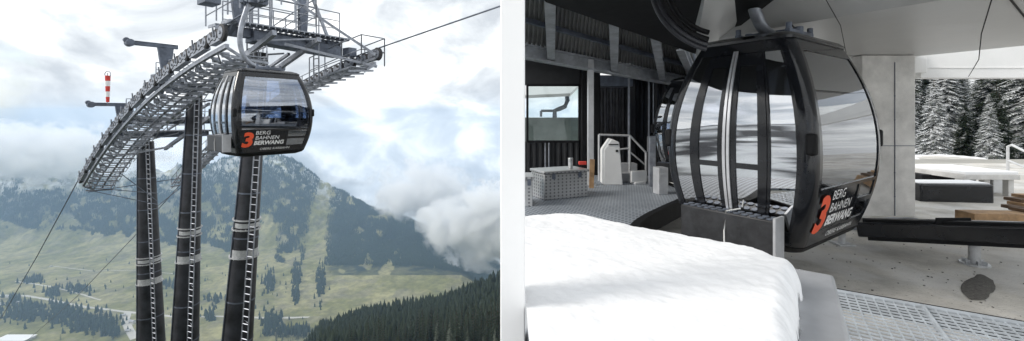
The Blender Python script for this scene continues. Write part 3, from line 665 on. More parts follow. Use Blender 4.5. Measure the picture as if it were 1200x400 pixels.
# ropes
def rope(n0, label):
    m_ = MB(); dA = (NL(.01) - NL(0)).normalized(); dB = (NL(1) - NL(.99)).normalized(); pts = []
    for s in (220, 150, 90, 45, 18): pts.append(NL(0, n0, 0) - dA * s + UP * (.00045 * s * s))
    pts += [NL(t, n0, 0) for t in np.linspace(0, 1, 22)]
    sl = 13 if n0 == 0 else 40
    for s in np.linspace(1, sl, 10): pts.append(NL(1, n0, 0) + dB * s)
    m_.path(pts, .030, 8); return tag(m_.build('haul_rope', M['galv_dark'] if n0 == 0 else M['galv_dark']), label, 'rope')
rope(0, 'steel haul rope on the near sheave train, carrying the hanging gondola')
rope(6, 'steel haul rope of the far side, running off to the upper right')
# wind sock on the first lifting frame
ws = thing('windsock', 'small red and white striped windsock on a thin mast above the first lifting frame', 'windsock', NL(.16, .6, 2.9))
b0 = W(126, 122, 24.2); MB().tube(b0, b0 + UP * 1.75, .02, n=6).build('mast', M['galv'], ws)
for k in range(5):
    z = .1 + .3 * k; MB().tube(b0 + Vector((.07, -.06, z)), b0 + Vector((.07, -.06, z + .3)), .075 + .010 * k, .075 + .010 * (k + 1), 14).build('sock_band', M['red'] if k % 2 == 0 else M['white'], ws)
hoop = MB(); hoop.path([b0 + Vector((.07 + .17 * math.cos(a), -.06 + .0, 1.68 + .17 * math.sin(a))) for a in np.linspace(0, 2 * math.pi, 15)], .02, 6); hoop.build('hoop', M['galv'], ws)

# ------------------------------------------------------------ gondola cabin
CH = 2.22
def quad3(b, m_, t, u):   # parabola through (0,b) (.53,m) (1,t)
    x0, x1, x2 = 0, .53, 1.
    return b * (u - x1) * (u - x2) / ((x0 - x1) * (x0 - x2)) + m_ * (u - x0) * (u - x2) / ((x1 - x0) * (x1 - x2)) + t * (u - x0) * (u - x1) / ((x2 - x0) * (x2 - x1))
def CU(z): return quad3(.66, .85, .54, z / CH)
def CV(z): return quad3(.97, 1.15, .88, z / CH)
CR = .13
def shell(side, s, z, off):
    U, V_ = CU(z), CV(z)
    if side == 'E': return Vector((U + off, s * (V_ - CR), z))
    if side == 'W': return Vector((-U - off, -s * (V_ - CR), z))
    if side == 'N': return Vector((-s * (U - CR), V_ + off, z))
    return Vector((s * (U - CR), -V_ - off, z))
def panel(mb, side, s0, s1, z0, z1, off, th, nz=12, ns=2, s0t=None, s1t=None):
    s0t = s0 if s0t is None else s0t; s1t = s1 if s1t is None else s1t; fr = []; bk = []
    for j in range(nz + 1):
        f = j / nz; z = z0 + (z1 - z0) * f; a, b = s0 * (1 - f) + s0t * f, s1 * (1 - f) + s1t * f
        for i in range(ns + 1):
            s = a + (b - a) * i / ns; fr.append(shell(side, s, z, off)); bk.append(shell(side, s, z, off - th))
    n_ = ns + 1; T = len(fr); fs = []
    for j in range(nz):
        for i in range(ns): a = j * n_ + i; fs += [(a, a + 1, a + n_ + 1, a + n_), (T + a, T + a + n_, T + a + n_ + 1, T + a + 1)]
    for i in range(ns): fs += [(i, T + i, T + i + 1, i + 1), (nz * n_ + i, nz * n_ + i + 1, T + nz * n_ + i + 1, T + nz * n_ + i)]
    for j in range(nz): a = j * n_; fs += [(a, a + n_, T + a + n_, T + a), (a + ns, T + a + ns, T + a + n_ + ns, a + n_ + ns)]
    mb.add(fr + bk, fs)
def corner(mb, sx, sy, z0, z1, off, th, nz=16, na=6):
    fr = []; bk = []
    for j in range(nz + 1):
        z = z0 + (z1 - z0) * j / nz; cx, cy = sx * (CU(z) - CR), sy * (CV(z) - CR)
        for i in range(na + 1):
            a = math.pi / 2 * i / na; d = Vector((sx * math.cos(a), sy * math.sin(a), 0)); c = Vector((cx, cy, z)); fr.append(c + d * (CR + off)); bk.append(c + d * (CR + off - th))
    n_ = na + 1; T = len(fr); fs = []
    for j in range(nz):
        for i in range(na): a = j * n_ + i; q = (a, a + 1, a + n_ + 1, a + n_); q2 = (T + a, T + a + n_, T + a + n_ + 1, T + a + 1); fs += [q, q2] if sx * sy > 0 else [q[::-1], q2[::-1]]
    for j in range(nz):
        a = j * n_; fs += [(a, a + n_, T + a + n_, T + a), (a + na, T + a + na, T + a + n_ + na, a + n_ + na)]
    mb.add(fr + bk, fs)
def ring_pts(z, sc, off=0.):
    U, V_ = CU(min(max(z, 0), CH)) * sc + off, CV(min(max(z, 0), CH)) * sc + off; r = CR * sc; out_ = []
    for sx, sy, a0 in ((1, 1, 0), (-1, 1, 90), (-1, -1, 180), (1, -1, 270)):
        for k in range(5): a = R(a0 + 22.5 * k); out_.append(Vector((sx * (U - r) + r * math.cos(a), sy * (V_ - r) + r * math.sin(a), z)))
    return out_
def loft(mb, rings):
    n_ = len(rings[0]); vs = [p for r_ in rings for p in r_]; fs = []
    for j in range(len(rings) - 1):
        for i in range(n_): fs.append((j * n_ + i, j * n_ + (i + 1) % n_, (j + 1) * n_ + (i + 1) % n_, (j + 1) * n_ + i))
    fs += [tuple(range(n_ - 1, -1, -1)), tuple(range((len(rings) - 1) * n_, len(rings) * n_))]; mb.add(vs, fs)
def text2d(s, size, bold=0., shear=0.):
    cu = bpy.data.curves.new('t', 'FONT'); cu.body = s; cu.size = size; cu.offset = bold; cu.shear = shear; cu.resolution_u = 3
    o = bpy.data.objects.new('t', cu); C.objects.link(o); bpy.context.view_layer.update(); me = bpy.data.meshes.new_from_object(o)
    v = [(p.co.x, p.co.y) for p in me.vertices]; f = [tuple(p.vertices) for p in me.polygons]
    bpy.data.objects.remove(o); bpy.data.curves.remove(cu); bpy.data.meshes.remove(me); return v, f
def on_end(mb, s, size, y0, z0, width=None, bold=0., shear=0., off=.012, hscale=1., slope=0.):
    v, f = text2d(s, size, bold, shear); w = max(a for a, b in v) - min(a for a, b in v); k = (width / w) if width else 1
    P_ = []
    for a, b in v:
        z = z0 + b * hscale + a * k * slope; P_.append(Vector((CU(z) + off, y0 + a * k, z)))
    mb.add(P_, f)
def make_cabin(label, group):
    t = thing('gondola_cabin', label, 'gondola', (0, 0, 0), group)
    mb = MB()
    for sx in (-1, 1):
        for sy in (-1, 1): corner(mb, sx, sy, 0, CH, .0, .05)
    for sd_ in 'EWNS':
        panel(mb, sd_, -1, 1, 0, .17, .0, .05, 3, 4); panel(mb, sd_, -1, 1, CH - .13, CH, .0, .05, 3, 4)
    for sd_ in 'EW':
        panel(mb, sd_, -1, -.93, .17, CH - .13, .0, .05); panel(mb, sd_, .93, 1, .17, CH - .13, .0, .05)
    mb.build('body_frame', M['black'], t)
    rf = MB(); loft(rf, [ring_pts(CH, 1.0, .012), ring_pts(CH + .03, 1.0, .012), ring_pts(CH + .07, .94), ring_pts(CH + .10, .8), ring_pts(CH + .115, .3)]); rf.build('roof', M['black'], t)
    fl = MB(); loft(fl, [ring_pts(-.10, .8), ring_pts(-.05, .95), ring_pts(0, 1.0, .004), ring_pts(.012, 1.0, .004)]); fl.build('floor_pan', M['blackmat'], t)
    f2 = MB(); loft(f2, [ring_pts(.02, .93), ring_pts(.05, .93)]); f2.build('floor', M['seat'], t)
    for sd_ in 'EW':
        g = MB(); panel(g, sd_, -.93, .93, .62, CH - .13, -.012, .006, 14, 6); g.build('end_window', M['glass'] , t)
        g = MB(); panel(g, sd_, .36, .93, .17, .62, -.012, .006, 6, 3); g.build('lower_window', M['glass'], t)
        g = MB(); panel(g, sd_, -.93, .30, .17, .60, -.006, .02, 6, 4); panel(g, sd_, .30, .36, .17, .62, .004, .035, 6, 1); panel(g, sd_, -.93, .93, .60, .64, .004, .035, 2, 4); panel(g, sd_, .36, .93, .36, .42, .002, .03, 2, 3)
        lw = g.build('lower_panel', M['black'], t)
        if sd_ == 'E':
            lo = MB(); on_end(lo, '3', .52, -.93, .19, .30, .022, .12); lo.build('logo_mark', M['orange'], lw, smooth=False)
            tx = MB(); on_end(tx, 'BERG', .145, -.58, .50, .40, .0, .15); on_end(tx, 'BAHNEN', .145, -.58, .365, .66, .0, .15); on_end(tx, 'BERWANG', .15, -.60, .225, .84, .006, .15)
            tx.build('lettering', M['letter'], lw, smooth=False)
            tx = MB(); on_end(tx, 'OBERE KARBAHN', .085, -.42, .075, .85, 0, .15); tx.build('lettering', M['letter'], lw, smooth=False)
    for sd_ in 'NS':
        for s0, s1 in ((-.97, -.68), (.60, .95)):
            g = MB(); panel(g, sd_, s0, s1, .17, CH - .13, -.012, .006, 14, 2); g.build('side_window', M['glassdoor'], t)
        g = MB(); panel(g, sd_, -1, -.97, .17, CH - .13, 0, .05); panel(g, sd_, .95, 1, .17, CH - .13, 0, .05)
        for s in (-.68, .57): panel(g, sd_, s, s + .035, .17, CH - .13, .004, .05, 12, 1)
        g.build('side_frame', M['black'], t)
        for s0, s1 in ((-.645, -.06), (-.03, .565)):
            d = MB(); fw = .13
            panel(d, sd_, s0, s0 + fw, .17, CH - .14, .014, .04, 14, 1); panel(d, sd_, s1 - fw, s1, .17, CH - .14, .014, .04, 14, 1)
            for z0, z1 in ((.17, .25), (.80, .86), (CH - .28, CH - .14)): panel(d, sd_, s0 + fw, s1 - fw, z0, z1, .014, .04, 2, 2)
            dd = d.build('door', M['black'], t)
            g = MB(); panel(g, sd_, s0 + fw, s1 - fw, .25, .80, .0, .006, 8, 2); panel(g, sd_, s0 + fw, s1 - fw, .86, CH - .28, .0, .006, 12, 2); g.build('pane', M['glassdoor'], dd)
            h_ = MB(); sx_ = s1 - .035 if s0 < -.3 else s0 + .0; panel(h_, sd_, sx_, sx_ + .045, .12, CH - .10, .035, .02, 14, 1); h_.build('edge_strip', M['silver'], dd)
        # ski rack outside the doors
        if sd_ == 'N': continue
        rk = MB(); yv = -1.0 - .22 if sd_ == 'S' else 1.22; sg = -1 if sd_ == 'S' else 1
        rk.box((0.0, sg * 1.2, .28), (1.06, .20, .42)); rko = rk.build('ski_rack', M['rackgrey'], t, bevel=.015)
        ri = MB()
        for k in range(12):
            for q in range(2): ri.tube((-.48 + .087 * k, sg * (1.14 + .11 * q), .488), (-.48 + .087 * k, sg * (1.14 + .11 * q), .50), .036, n=8)
        ri.build('ski_holder', M['galv_dark'], rko)
        ec = MB(); ec.box((.54, sg * 1.2, .29), (.025, .215, .46)); ec.build('end_cap', M['boxgrey'], rko)
        sk = MB(); sk.path([(0.02, sg * 1.305, .07), (0.02, sg * 1.312, .3), (.03, sg * 1.29, .505), (.1, sg * 1.1, .52)], .009, 6); sk.build('strap', M['white'], rko)
    for sx in (-1, 1):
        b_ = MB(); b_.box((sx * .47, 0, .45), (.30, 1.7, .08)); b_.box((sx * .60, 0, .72), (.07, 1.7, .46)); b_.box((sx * .5, 0, .24), (.1, 1.5, .36)); b_.build('bench_seat', M['seat'], t, bevel=.03)
    for sx, sy in ((1, -1), (1, 1), (-1, -1), (-1, 1)): MB().box((sx * (CU(1.1) - .045), sy * (CV(1.1) - .045), 1.1), (.10, .10, .22)).build('bumper', M['blackmat'], t, bevel=.03)
    # hanger: C-shaped arm, suspension frame on the roof, grip
    hg = MB(); pts = [(0, 0.15, CH + .16), (0, -.18, CH + .18), (0, -.42, CH + .30), (0, -.60, CH + .55), (0, -.66, CH + .9), (0, -.62, CH + 1.3), (0, -.50, CH + 1.7), (0, -.42, CH + 1.95)]
    # smooth the polyline
    for _ in range(2):
        q = [Vector(pts[0])]
        for a, b in zip(pts[:-1], pts[1:]): a, b = Vector(a), Vector(b); q += [a * .75 + b * .25, a * .25 + b * .75]
        pts = q + [Vector(pts[-1])]
    hg.path(pts, .07, 12); ho = hg.build('hanger_arm', M['galv'], t)
    hf = MB()
    for sx in (-1, 1):
        hf.bar((sx * .3, -.34, CH + .15), (sx * .3, .40, CH + .15), .06, .08); hf.tube((sx * .3, 0, CH + .11), (sx * .3, 0, CH + .24), .05, n=10)
        for sy in (-.3, .36): hf.tube((sx * .3, sy, CH + .08), (sx * .3, sy, CH + .26), .035, n=8)
    hf.bar((-.34, .0, CH + .2), (.34, .0, CH + .2), .07, .06); hf.build('suspension_frame', M['galv_dark'], ho, bevel=.008)
    gp_ = MB(); gp_.box((0, -.22, CH + 2.03), (.5, .5, .12)); gp_.box((0, 0, CH + 2.1), (.36, .16, .16)); gp_.bar((-.42, -.1, CH + 2.1), (.42, -.1, CH + 2.1), .07, .1)
    for sx in (-1, 1): gp_.tube((sx * .4, -.32, CH + 2.05), (sx * .4, -.2, CH + 2.05), .09, n=12)
    gp_.tube((0, -.5, CH + 2.02), (0, -.2, CH + 2.0), .08, n=12); gp_.bar((-.1, -.42, CH + 1.95), (.1, -.66, CH + 1.99), .1); gp_.build('grip', M['galv_dark'], ho, bevel=.01)
    return t
cabA = make_cabin('black gondola hanging in mid-air from the rope in front of the grey lift tower', 'black gondola cabins with orange mark')
cabB = copy_tree(cabA); cabB['label'] = 'large black gondola standing in the station, orange mark and ski racks nearest to the view'
cabC = copy_tree(cabA); cabC['label'] = 'second black gondola mostly hidden behind the large one in the station'
dB = (NL(1) - NL(.99)).normalized(); gpos = NL(1, 0, 0) + dB * 2.75
for cb_ in (cabB, cabC):
    for ch in cb_.children:
        if ch.name.startswith('ski_rack'): ch.location.z -= .17
cabA.scale = (.95, .95, 1); cabA.location = gpos - UP * (CH + 2.1) ; cabA.rotation_euler.z = R(-35.5)
cabB.location = (3.57, 5.84, .17); cabB.rotation_euler.z = R(-54.4); cabB.scale = (1.05, 1.0, 1.08); cabB.location.z = .10
cabC.location = (4.80, 10.2, .17); cabC.rotation_euler.z = R(-62)
# small red tail marks on the second cabin are modelled as separate red reflectors

# ------------------------------------------------------------ white post put in for the blank gap between the outlook and the station hall
pw = MB(); pw.box((.0015, 1.06, 1.55), (.058, .12, 3.1)); tag(pw.build('gap_post', M['partition'], bevel=.003), 'tall white post put in for the blank gap between the valley view and the station hall', 'post')

# ------------------------------------------------------------ station platform and floor
u_ = Vector((.582, -.813, 0))
# solid deck (back and left); the open grating is separate
deck_poly = [(.031, 11.6), (.031, 1.0), (-.9, 1.0), (-.9, -2.5), (.9, -2.5), (.9, 1.9), (1.05, 4.55)] + [(1.72, 4.95), (1.62, 5.5), (1.75, 6.1), (2.15, 6.75), (2.75, 7.5), (3.3, 8.2), (3.6, 9.0), (3.6, 11.6)]
dk = MB(); dk.prism(deck_poly, -.06, 0); struct(dk.build('platform_deck', M['deck'], smooth=False))
lip = MB()
cv = [(1.05, 4.55), (1.72, 4.95), (1.62, 5.5), (1.75, 6.1), (2.15, 6.75), (2.75, 7.5), (3.3, 8.2), (3.6, 9.0), (3.62, 11.4)]
def cat(pts, n_=5):
    P_ = [Vector((*p, 0)) for p in pts]; P_ = [P_[0]] + P_ + [P_[-1]]; o = []
    for i in range(1, len(P_) - 2):
        for k in range(n_):
            t = k / n_; a, b, c, d = P_[i - 1:i + 3]; o.append(.5 * ((2 * b) + (c - a) * t + (2 * a - 5 * b + 4 * c - d) * t * t + (3 * b - a - 3 * c + d) * t ** 3))
    return o + [P_[-2]]
cvs = cat(cv)
for a, b in zip(cvs[:-1], cvs[1:]): lip.bar(a - UP * .14, b + (b - a) * .05 - UP * .14, .05, .30); lip.bar(a + UP * .015, b + (b - a) * .05 + UP * .015, .12, .02)
tag(lip.build('platform_edge_guard', M['blackmat']), 'black curved edge guard of the platform beside the gondola', 'edge guard')
# open grating, bars at 45 mm
gr = MB(); e1 = (Vector((5.3, 2.35, 0)) - Vector((2.87, 3.9, 0))).normalized(); e2 = Vector((e1.y, -e1.x, 0)); e2 = -e2 if e2.y > 0 else e2
o_ = Vector((2.87, 3.9, 0)) - e1 * 1.55
def clipx(p): return p
for k in range(0, 35): gr.bar(o_ + e2 * (.065 * k), o_ + e2 * (.065 * k) + e1 * 4.9, .014, .012)
for k in range(0, 76): gr.bar(o_ + e1 * (.065 * k) - UP * .002, o_ + e1 * (.065 * k) + e2 * 2.2 - UP * .002, .010, .012)
gr.bar(o_ - e2 * .0, o_ + e1 * 4.9, .014, .05); gr.bar(o_ + e2 * .01 + e1 * 2.2, o_ + e1 * 2.2 + e2 * 2.2, .02, .05)
gr.bar(o_ + e2 * 1.12 - UP * .05, o_ + e1 * 4.9 + e2 * 1.12 - UP * .05, .06, .06)
M['galv_light'] = mat('bright_zinc', (.50, .54, .58), .45, .15, .15, 5)
tag(gr.build('floor_grating', M['galv_light'], smooth=False), 'galvanised open floor grating at the lower right corner', 'grating')
ga = MB(); ga.bar(o_ - e2 * .03 - UP * .06, o_ + e1 * 4.9 - e2 * .03 - UP * .06, .03, .16); struct(ga.build('platform_kerb', M['blackmat']))
M['shade_sheet'] = mat('grating_shade', (.045, .047, .05), .8, 0, .4, 3)  # dark colour paints in the shade seen through the open grating
ug = MB(); ug.prism([(2.87 - .9, 3.9 + .5), (7.6, .83), (6.5, -1.5), (1.0, -1.5), (1.0, 3.4)], -.497, -.49); struct(ug.build('grating_shade', M['shade_sheet'], smooth=False))
# concrete floor below, under the painted shade sheet
cf = MB(); cf.prism([(.1, 12.6), (.1, .6), (14, -1), (26, 8), (22, 22), (5.7, 22), (5.7, 12.6)], -.9, -.5)
def concrete_floor():
    m = mat('yard_concrete', (.53, .51, .47), .9, 0, .36, 1.1, .6, bscale=38, detail=9); n = m.node_tree.nodes; l = m.node_tree.links; b = n['Principled BSDF']
    t = n.new('ShaderNodeTexCoord'); a = n.new('ShaderNodeTexNoise'); a.inputs['Scale'].default_value = 14; a.inputs['Detail'].default_value = 3; l.new(t.outputs['Object'], a.inputs['Vector'])
    r = n.new('ShaderNodeValToRGB'); r.color_ramp.elements[0].position = .62; r.color_ramp.elements[1].position = .75; a.inputs['Scale'].default_value = 45; l.new(a.outputs['Fac'], r.inputs[0])
    a3 = n.new('ShaderNodeTexNoise'); a3.inputs['Scale'].default_value = 1.4; a3.inputs['Detail'].default_value = 6; l.new(t.outputs['Object'], a3.inputs['Vector'])
    r3 = n.new('ShaderNodeValToRGB'); r3.color_ramp.elements[0].position = .50; r3.color_ramp.elements[1].position = .62; l.new(a3.outputs['Fac'], r3.inputs[0])
    src = b.inputs['Base Color'].links[0].from_socket
    m1 = n.new('ShaderNodeMix'); m1.data_type = 'RGBA'; l.new(r.outputs[0], m1.inputs['Factor']); l.new(src, m1.inputs['A']); m1.inputs['B'].default_value = (.22, .20, .18, 1)
    m2 = n.new('ShaderNodeMix'); m2.data_type = 'RGBA'; ml = n.new('ShaderNodeMath'); ml.operation = 'MULTIPLY'; ml.inputs[1].default_value = .45; l.new(r3.outputs[0], ml.inputs[0]); l.new(ml.outputs[0], m2.inputs['Factor']); l.new(m1.outputs['Result'], m2.inputs['A']); m2.inputs['B'].default_value = (.66, .66, .66, 1)
    l.new(m2.outputs['Result'], b.inputs['Base Color']); return m
M['yard'] = concrete_floor()
struct(cf.build('concrete_floor', M['yard'], smooth=False))

# ------------------------------------------------------------ station building
st = thing('station_building', 'black and concrete cableway station hall with steel roof canopy', 'building', (3, 11.5, 0))
# back wall, ribbed black cladding with a window opening x 616..679 y 100..166
YB = 11.6
def bw(px, py): return (px - 600) / FPX * YB, EYE - (py - HOR) / FPX * YB
wx0, wzt = bw(618, 100); wx1, wzb = bw(679, 166)
def ribwall(name, x0, x1, z0, z1, y, m, pitch=.10, amp=.03, ymul=0., horiz=False):
    mb = MB(); n_ = max(2, int((x1 - x0) / pitch)); xs_ = np.linspace(x0, x1, n_ * 4 + 1); prof = [0, 0, 1, 1]
    f = []; b = []
    for i, x in enumerate(xs_): yy = y + ymul * (x - x0) - amp * prof[i % 4]; f += [(x, yy, z0), (x, yy, z1)]; b += [(x, yy + .1, z0), (x, yy + .1, z1)]
    T = len(f); fs = []
    for i in range(len(xs_) - 1): a = 2 * i; fs += [(a, a + 2, a + 3, a + 1), (T + a, T + a + 1, T + a + 3, T + a + 2), (a, T + a, T + a + 2, a + 2), (a + 1, a + 3, T + a + 3, T + a + 1)]
    fs += [(0, 1, T + 1, T), (T - 2, 2 * T - 2, 2 * T - 1, T - 1)]
    return mb.add(f + b, fs).build(name, m, st, smooth=False)
M['cladding'] = mat('black_cladding', (.016, .016, .018), .35, .2, .3, 4)
M['cladding_grey'] = mat('grey_ribbed_cladding', (.10, .10, .105), .35, .4, .3, 4)
ribwall('wall_cladding', .031, wx1 + .02, -.1, wzb, YB, M['cladding'], .16)
wl = MB(); wl.box(((wx0 + wx1) / 2 - .1, YB + .05, (wzt + 3.6) / 2), (wx1 - wx0 + .5, .12, 3.6 - wzt)); wl.build('wall_panel', M['cladding'], st)
wf = MB(); 
for a, b in (((wx0, wzt), (wx1, wzt)), ((wx0, wzb), (wx1, wzb)), ((wx0, wzb), (wx0, wzt)), ((wx1, wzb), (wx1, wzt))): wf.bar((a[0], YB - .02, a[1]), (b[0], YB - .02, b[1]), .12, .06)
wo = wf.build('window', M['blackmat'], st); MB().box(((wx0 + wx1) / 2, YB + .02, (wzb + wzt) / 2), (wx1 - wx0, .012, wzt - wzb)).build('pane', M['winglass'], wo)
x0, _ = bw(680, 0); x1, _ = bw(697, 0); xa, _ = bw(738, 0); xb = 5.8
cl = MB(); cl.box(((x0 + x1) / 2 + .05, YB - .1, 1.7), (x1 - x0 + .1, .3, 3.8)); cl.build('corner_column', M['blackmat'], st, bevel=.02)
ribwall('recess_cladding', x1 + .1, xa, -.1, 2.4, YB + .5, M['cladding_grey'], .17, .06)
ribwall('wall_cladding', xa, xb, -.1, 3.6, YB + .1, M['cladding'], .2, .06)
hd = MB(); hd.box(((x1 + xa) / 2, YB + .1, 2.52), (xa - x1 + .1, .5, .3)); hd.build('lintel', M['galv_dark'], st, bevel=.01)
# side return wall closing the hall on the right of the back wall
sr = MB(); sr.box((xa + .06, YB + .3, 1.7), (.16, .7, 3.8)); sr.build('recess_jamb', M['cladding'], st)
for xx, za, zb_, rr_ in ((.9, .1, wzb, .02), (1.0, .1, wzb, .02), (xa + .5, 0, 3.0, .025), (xa + .62, .9, 3.0, .015)): MB().tube((xx, YB - .06, za), (xx, YB - .06, zb_), rr_, n=6).build('conduit', M['galv'], st)
MB().box((xa + .62, YB - .03, .8), (.28, .14, .4)).build('switch_box', M['boxgrey'], st, bevel=.01); MB().box((xa + .62, YB - .11, .9), (.06, .03, .06)).build('switch', M['red'], st, bevel=.005)
# steel posts
def post(px, py0, py1, D, w, m, name='post'):
    a = W(px, py1, D); b = W(px, py0, D); mb = MB(); mb.box(((a.x), D, (a.z + b.z) / 2), (w, w, b.z - a.z)); mb.box((a.x, D, a.z + .01), (w * 1.9, w * 1.9, .02)); return mb.build(name, m, st, bevel=.006)
M['postw'] = mat('pale_post_paint', (.62, .63, .64), .4, .3, .12, 4)
post(692, 70, 217, 9.76, .13, M['postw']); post(737, 92, 206, 11.2, .05, M['galv'])
# canopy: sloping steel roof with trapezoid sheet, beams and purlins
c00, c10, c01, c11 = W(560, -30, 5.2), W(600, 57, 8.6), W(807, 62, 9.4), W(822, 99, 12.2)
def cq(s, t, dz=0): return (c00 * (1 - s) + c10 * s) * (1 - t) + (c01 * (1 - s) + c11 * s) * t + UP * dz
c00.x = .03; c10.x = .03
mb = MB(); n_ = 56; rows = []
for i in range(n_ * 4 + 1):
    t = i / (n_ * 4); dz = .05 * [0, 0, 1, 1][i % 4] + .12; rows.append((cq(0, t, dz), cq(1, t, dz)))
vs = [p for r__ in rows for p in r__] + [p + UP * .02 for r__ in rows for p in r__]; T = 2 * len(rows)
mb.add(vs, [(2 * i, 2 * i + 1, 2 * i + 3, 2 * i + 2) for i in range(len(rows) - 1)] + [(T + 2 * i, T + 2 * i + 2, T + 2 * i + 3, T + 2 * i + 1) for i in range(len(rows) - 1)])
M['roofsheet'] = mat('roof_sheet', (.20, .20, .195), .45, .1, .3, 2)
mb.build('canopy_sheet', M['roofsheet'], st, smooth=False)
def ibeam(mb, p, q, h, w):
    mb.bar(p, q, w * .25, h); mb.bar(p + UP * h / 2, q + UP * h / 2, w, h * .14); mb.bar(p - UP * h / 2, q - UP * h / 2, w, h * .14)
be = MB(); ibeam(be, cq(1, -.0, -.02), cq(1, 1.03, -.02), .26, .2); be.build('edge_beam', M['beam_paint'], st)
for t in (.12, .42, .70, .93):
    be = MB(); ibeam(be, cq(-.1, t, 0), cq(1, t + .03, 0), .2, .16); be.build('rafter', M['beam_paint'], st)
be = MB()
for s in (.5,): be.bar(cq(s, 0, .06), cq(s, 1, .06), .07, .08)
be.build('purlin', M['galv_dark'], st)
# dark hall ceiling in front of the canopy
def quadslab(mb, pts, th):
    vs = [Vector(p) for p in pts] + [Vector(p) + UP * th for p in pts]; n_ = len(pts); mb.add(vs, [tuple(range(n_ - 1, -1, -1)), tuple(range(n_, 2 * n_))] + [(i, (i + 1) % n_, n_ + (i + 1) % n_, n_ + i) for i in range(n_)])
ce = MB(); quadslab(ce, [(.031, 1.0, 3.1), (2.2, 1.0, 3.1), W(822, 66, 9.2), W(640, 3, 5.2), (.031, 5.0, c00.z + .0)], .12); ce.build('dark_ceiling', M['blackmat'], st)
ce = MB(); quadslab(ce, [(.031, 11.7, 3.4), (.031, 8.4, 3.35), (5.9, 12.0, 2.75), (5.9, 12.6, 2.75)], .08); ce.build('ceiling_panel', M['blackmat'], st)
# concrete column and beam on the right
pA, pB = W(1010, 256, 8.9), W(1073, 256, 8.9)
co = MB(); co.box(((pA.x + pB.x) / 2, 8.9 + .55, 1.15), (pB.x - pA.x, 1.1, 3.4)); co.build('concrete_column', M['concrete'], st, bevel=.02)
cc = MB(); cc.box(((pA.x + pB.x) / 2, 8.892, .96), (pB.x - pA.x - .02, .02, .012)); cc.box(((pA.x + pB.x) / 2 + .12, 8.893, 1.1), (.008, .02, 3.2))
for z in (-.1, .4, .96, 1.5, 2.0): cc.tube(((pA.x + pB.x) / 2 + .12, 8.90, z), ((pA.x + pB.x) / 2 + .12, 8.886, z), .014, n=10)
cc.build('formwork_joint', M['galv_dark'], st)
pC = W(1079, 92, 9.2)
M['fascia'] = mat('pale_fascia', (.80, .80, .79), .5, 0, .05, 1)
fb = MB(); fb.box((pC.x + 6.0, 9.35, 2.75), (12.0, .3, .70)); fb.box((pC.x + 6.0, 9.19, 2.62), (12.0, .02, .012)); fb.build('fascia_beam', M['fascia'], st, bevel=.01)
hb = MB(); hb.box((7.6, 9.4, 2.72), (2.6, .5, .42)); hb.build('column_head', M['fascia'], st, bevel=.01)
# far side wall strip behind the cabin (concrete)
bwl = MB(); bwl.box((7.0, 12.2, 1.1), (2.5, .3, 3.6)); bwl.build('concrete_wall', M['concrete'], st)

# ------------------------------------------------------------ machine housing over the cabins
mh = thing('machine_housing', 'large pale grey curved cover of the drive machinery above the gondola', 'machine cover', (6, 6, 2.8))
ZC = 2.86
far_edge = [(3.95, 9.1), (8.0, 10.6), (8.75, 9.0), (9.4, 7.5), (11.5, 3.2)]
seam = [(3.2, 7.2), (3.95, 5.8), (4.9, 4.4), (6.6, 2.4)]
h1 = MB(); quadslab(h1, [(3.95, 9.1, ZC), (8.0, 10.6, ZC), (8.75, 9.0, ZC), (9.4, 7.5, ZC), (11.5, 3.2, ZC), (6.6, 2.0, ZC), (4.95, 4.3, ZC), (3.9, 5.95, ZC), (3.3, 7.3, ZC)], .06); h1.build('cover_panel', M['fairing'], mh)
h2 = MB(); quadslab(h2, [(3.3, 7.3, ZC), (3.9, 5.95, ZC), (4.95, 4.3, ZC), (6.6, 2.0, ZC), (5.4, 1.2, ZC + .75), (3.6, 3.4, ZC + .75), (2.75, 4.6, ZC + .62), (2.5, 6.2, ZC + .3)], .05); h2.build('cover_panel', M['fairing'], mh)
h3 = MB(); sk = [(3.95, 9.1, ZC), (3.35, 7.6, ZC - .02), (2.75, 6.3, ZC + .0), (2.3, 5.1, ZC + .1), (1.95, 4.2, ZC + .3), (1.8, 3.2, ZC + .6)]
vs = []; 
for i, (x, y, z) in enumerate(sk): vs += [(x, y, z - .18 * (1 if i < 1 else .4)), (x - .06, y, z + .5), (x - .02, y + .02, z + 2.5)]
for i, (x, y, z) in enumerate(sk): vs += [(x + .5, y - .1, z + .12)]
fs = []
for i in range(len(sk) - 1): a = 3 * i; fs += [(a, a + 1, a + 4, a + 3), (a + 1, a + 2, a + 5, a + 4), (a, a + 3, 18 + i + 1, 18 + i)]
h3.add(vs, fs); o = h3.build('cover_skirt', M['fairing'], mh); sol = o.modifiers.new('s', 'SOLIDIFY'); sol.thickness = .03
h4 = MB(); quadslab(h4, [(2.3, 5.4, ZC + .25), (3.9, 9.0, ZC + .03), (3.4, 7.2, ZC + .02), (2.8, 5.3, ZC + .3), (2.6, 3.6, ZC + .7), (1.85, 3.4, ZC + .6)], .04); h4.build('cover_panel', M['fairing'], mh)
js = MB()
for a, b in (((4.95, 4.3), (9.4, 7.5)), ((3.9, 5.95), (8.0, 10.6)), ((6.6, 2.2), (11.0, 4.2))): js.bar((a[0], a[1], ZC - .006), (b[0], b[1], ZC - .006), .018, .012)
js.build('panel_joint', M['blackmat'], mh)
# wire hanging from the cover
wr = MB(); wr.path([W(1162, 0, 4.3), W(1150, 40, 5.2), W(1147, 70, 6.4), W(1135, 90, 8.9)], .006, 5); wr.path([W(968, 0, 4.4), W(985, 30, 5), W(995, 80, 7.)], .004, 5); wr.build('cable', M['blackmat'], mh)
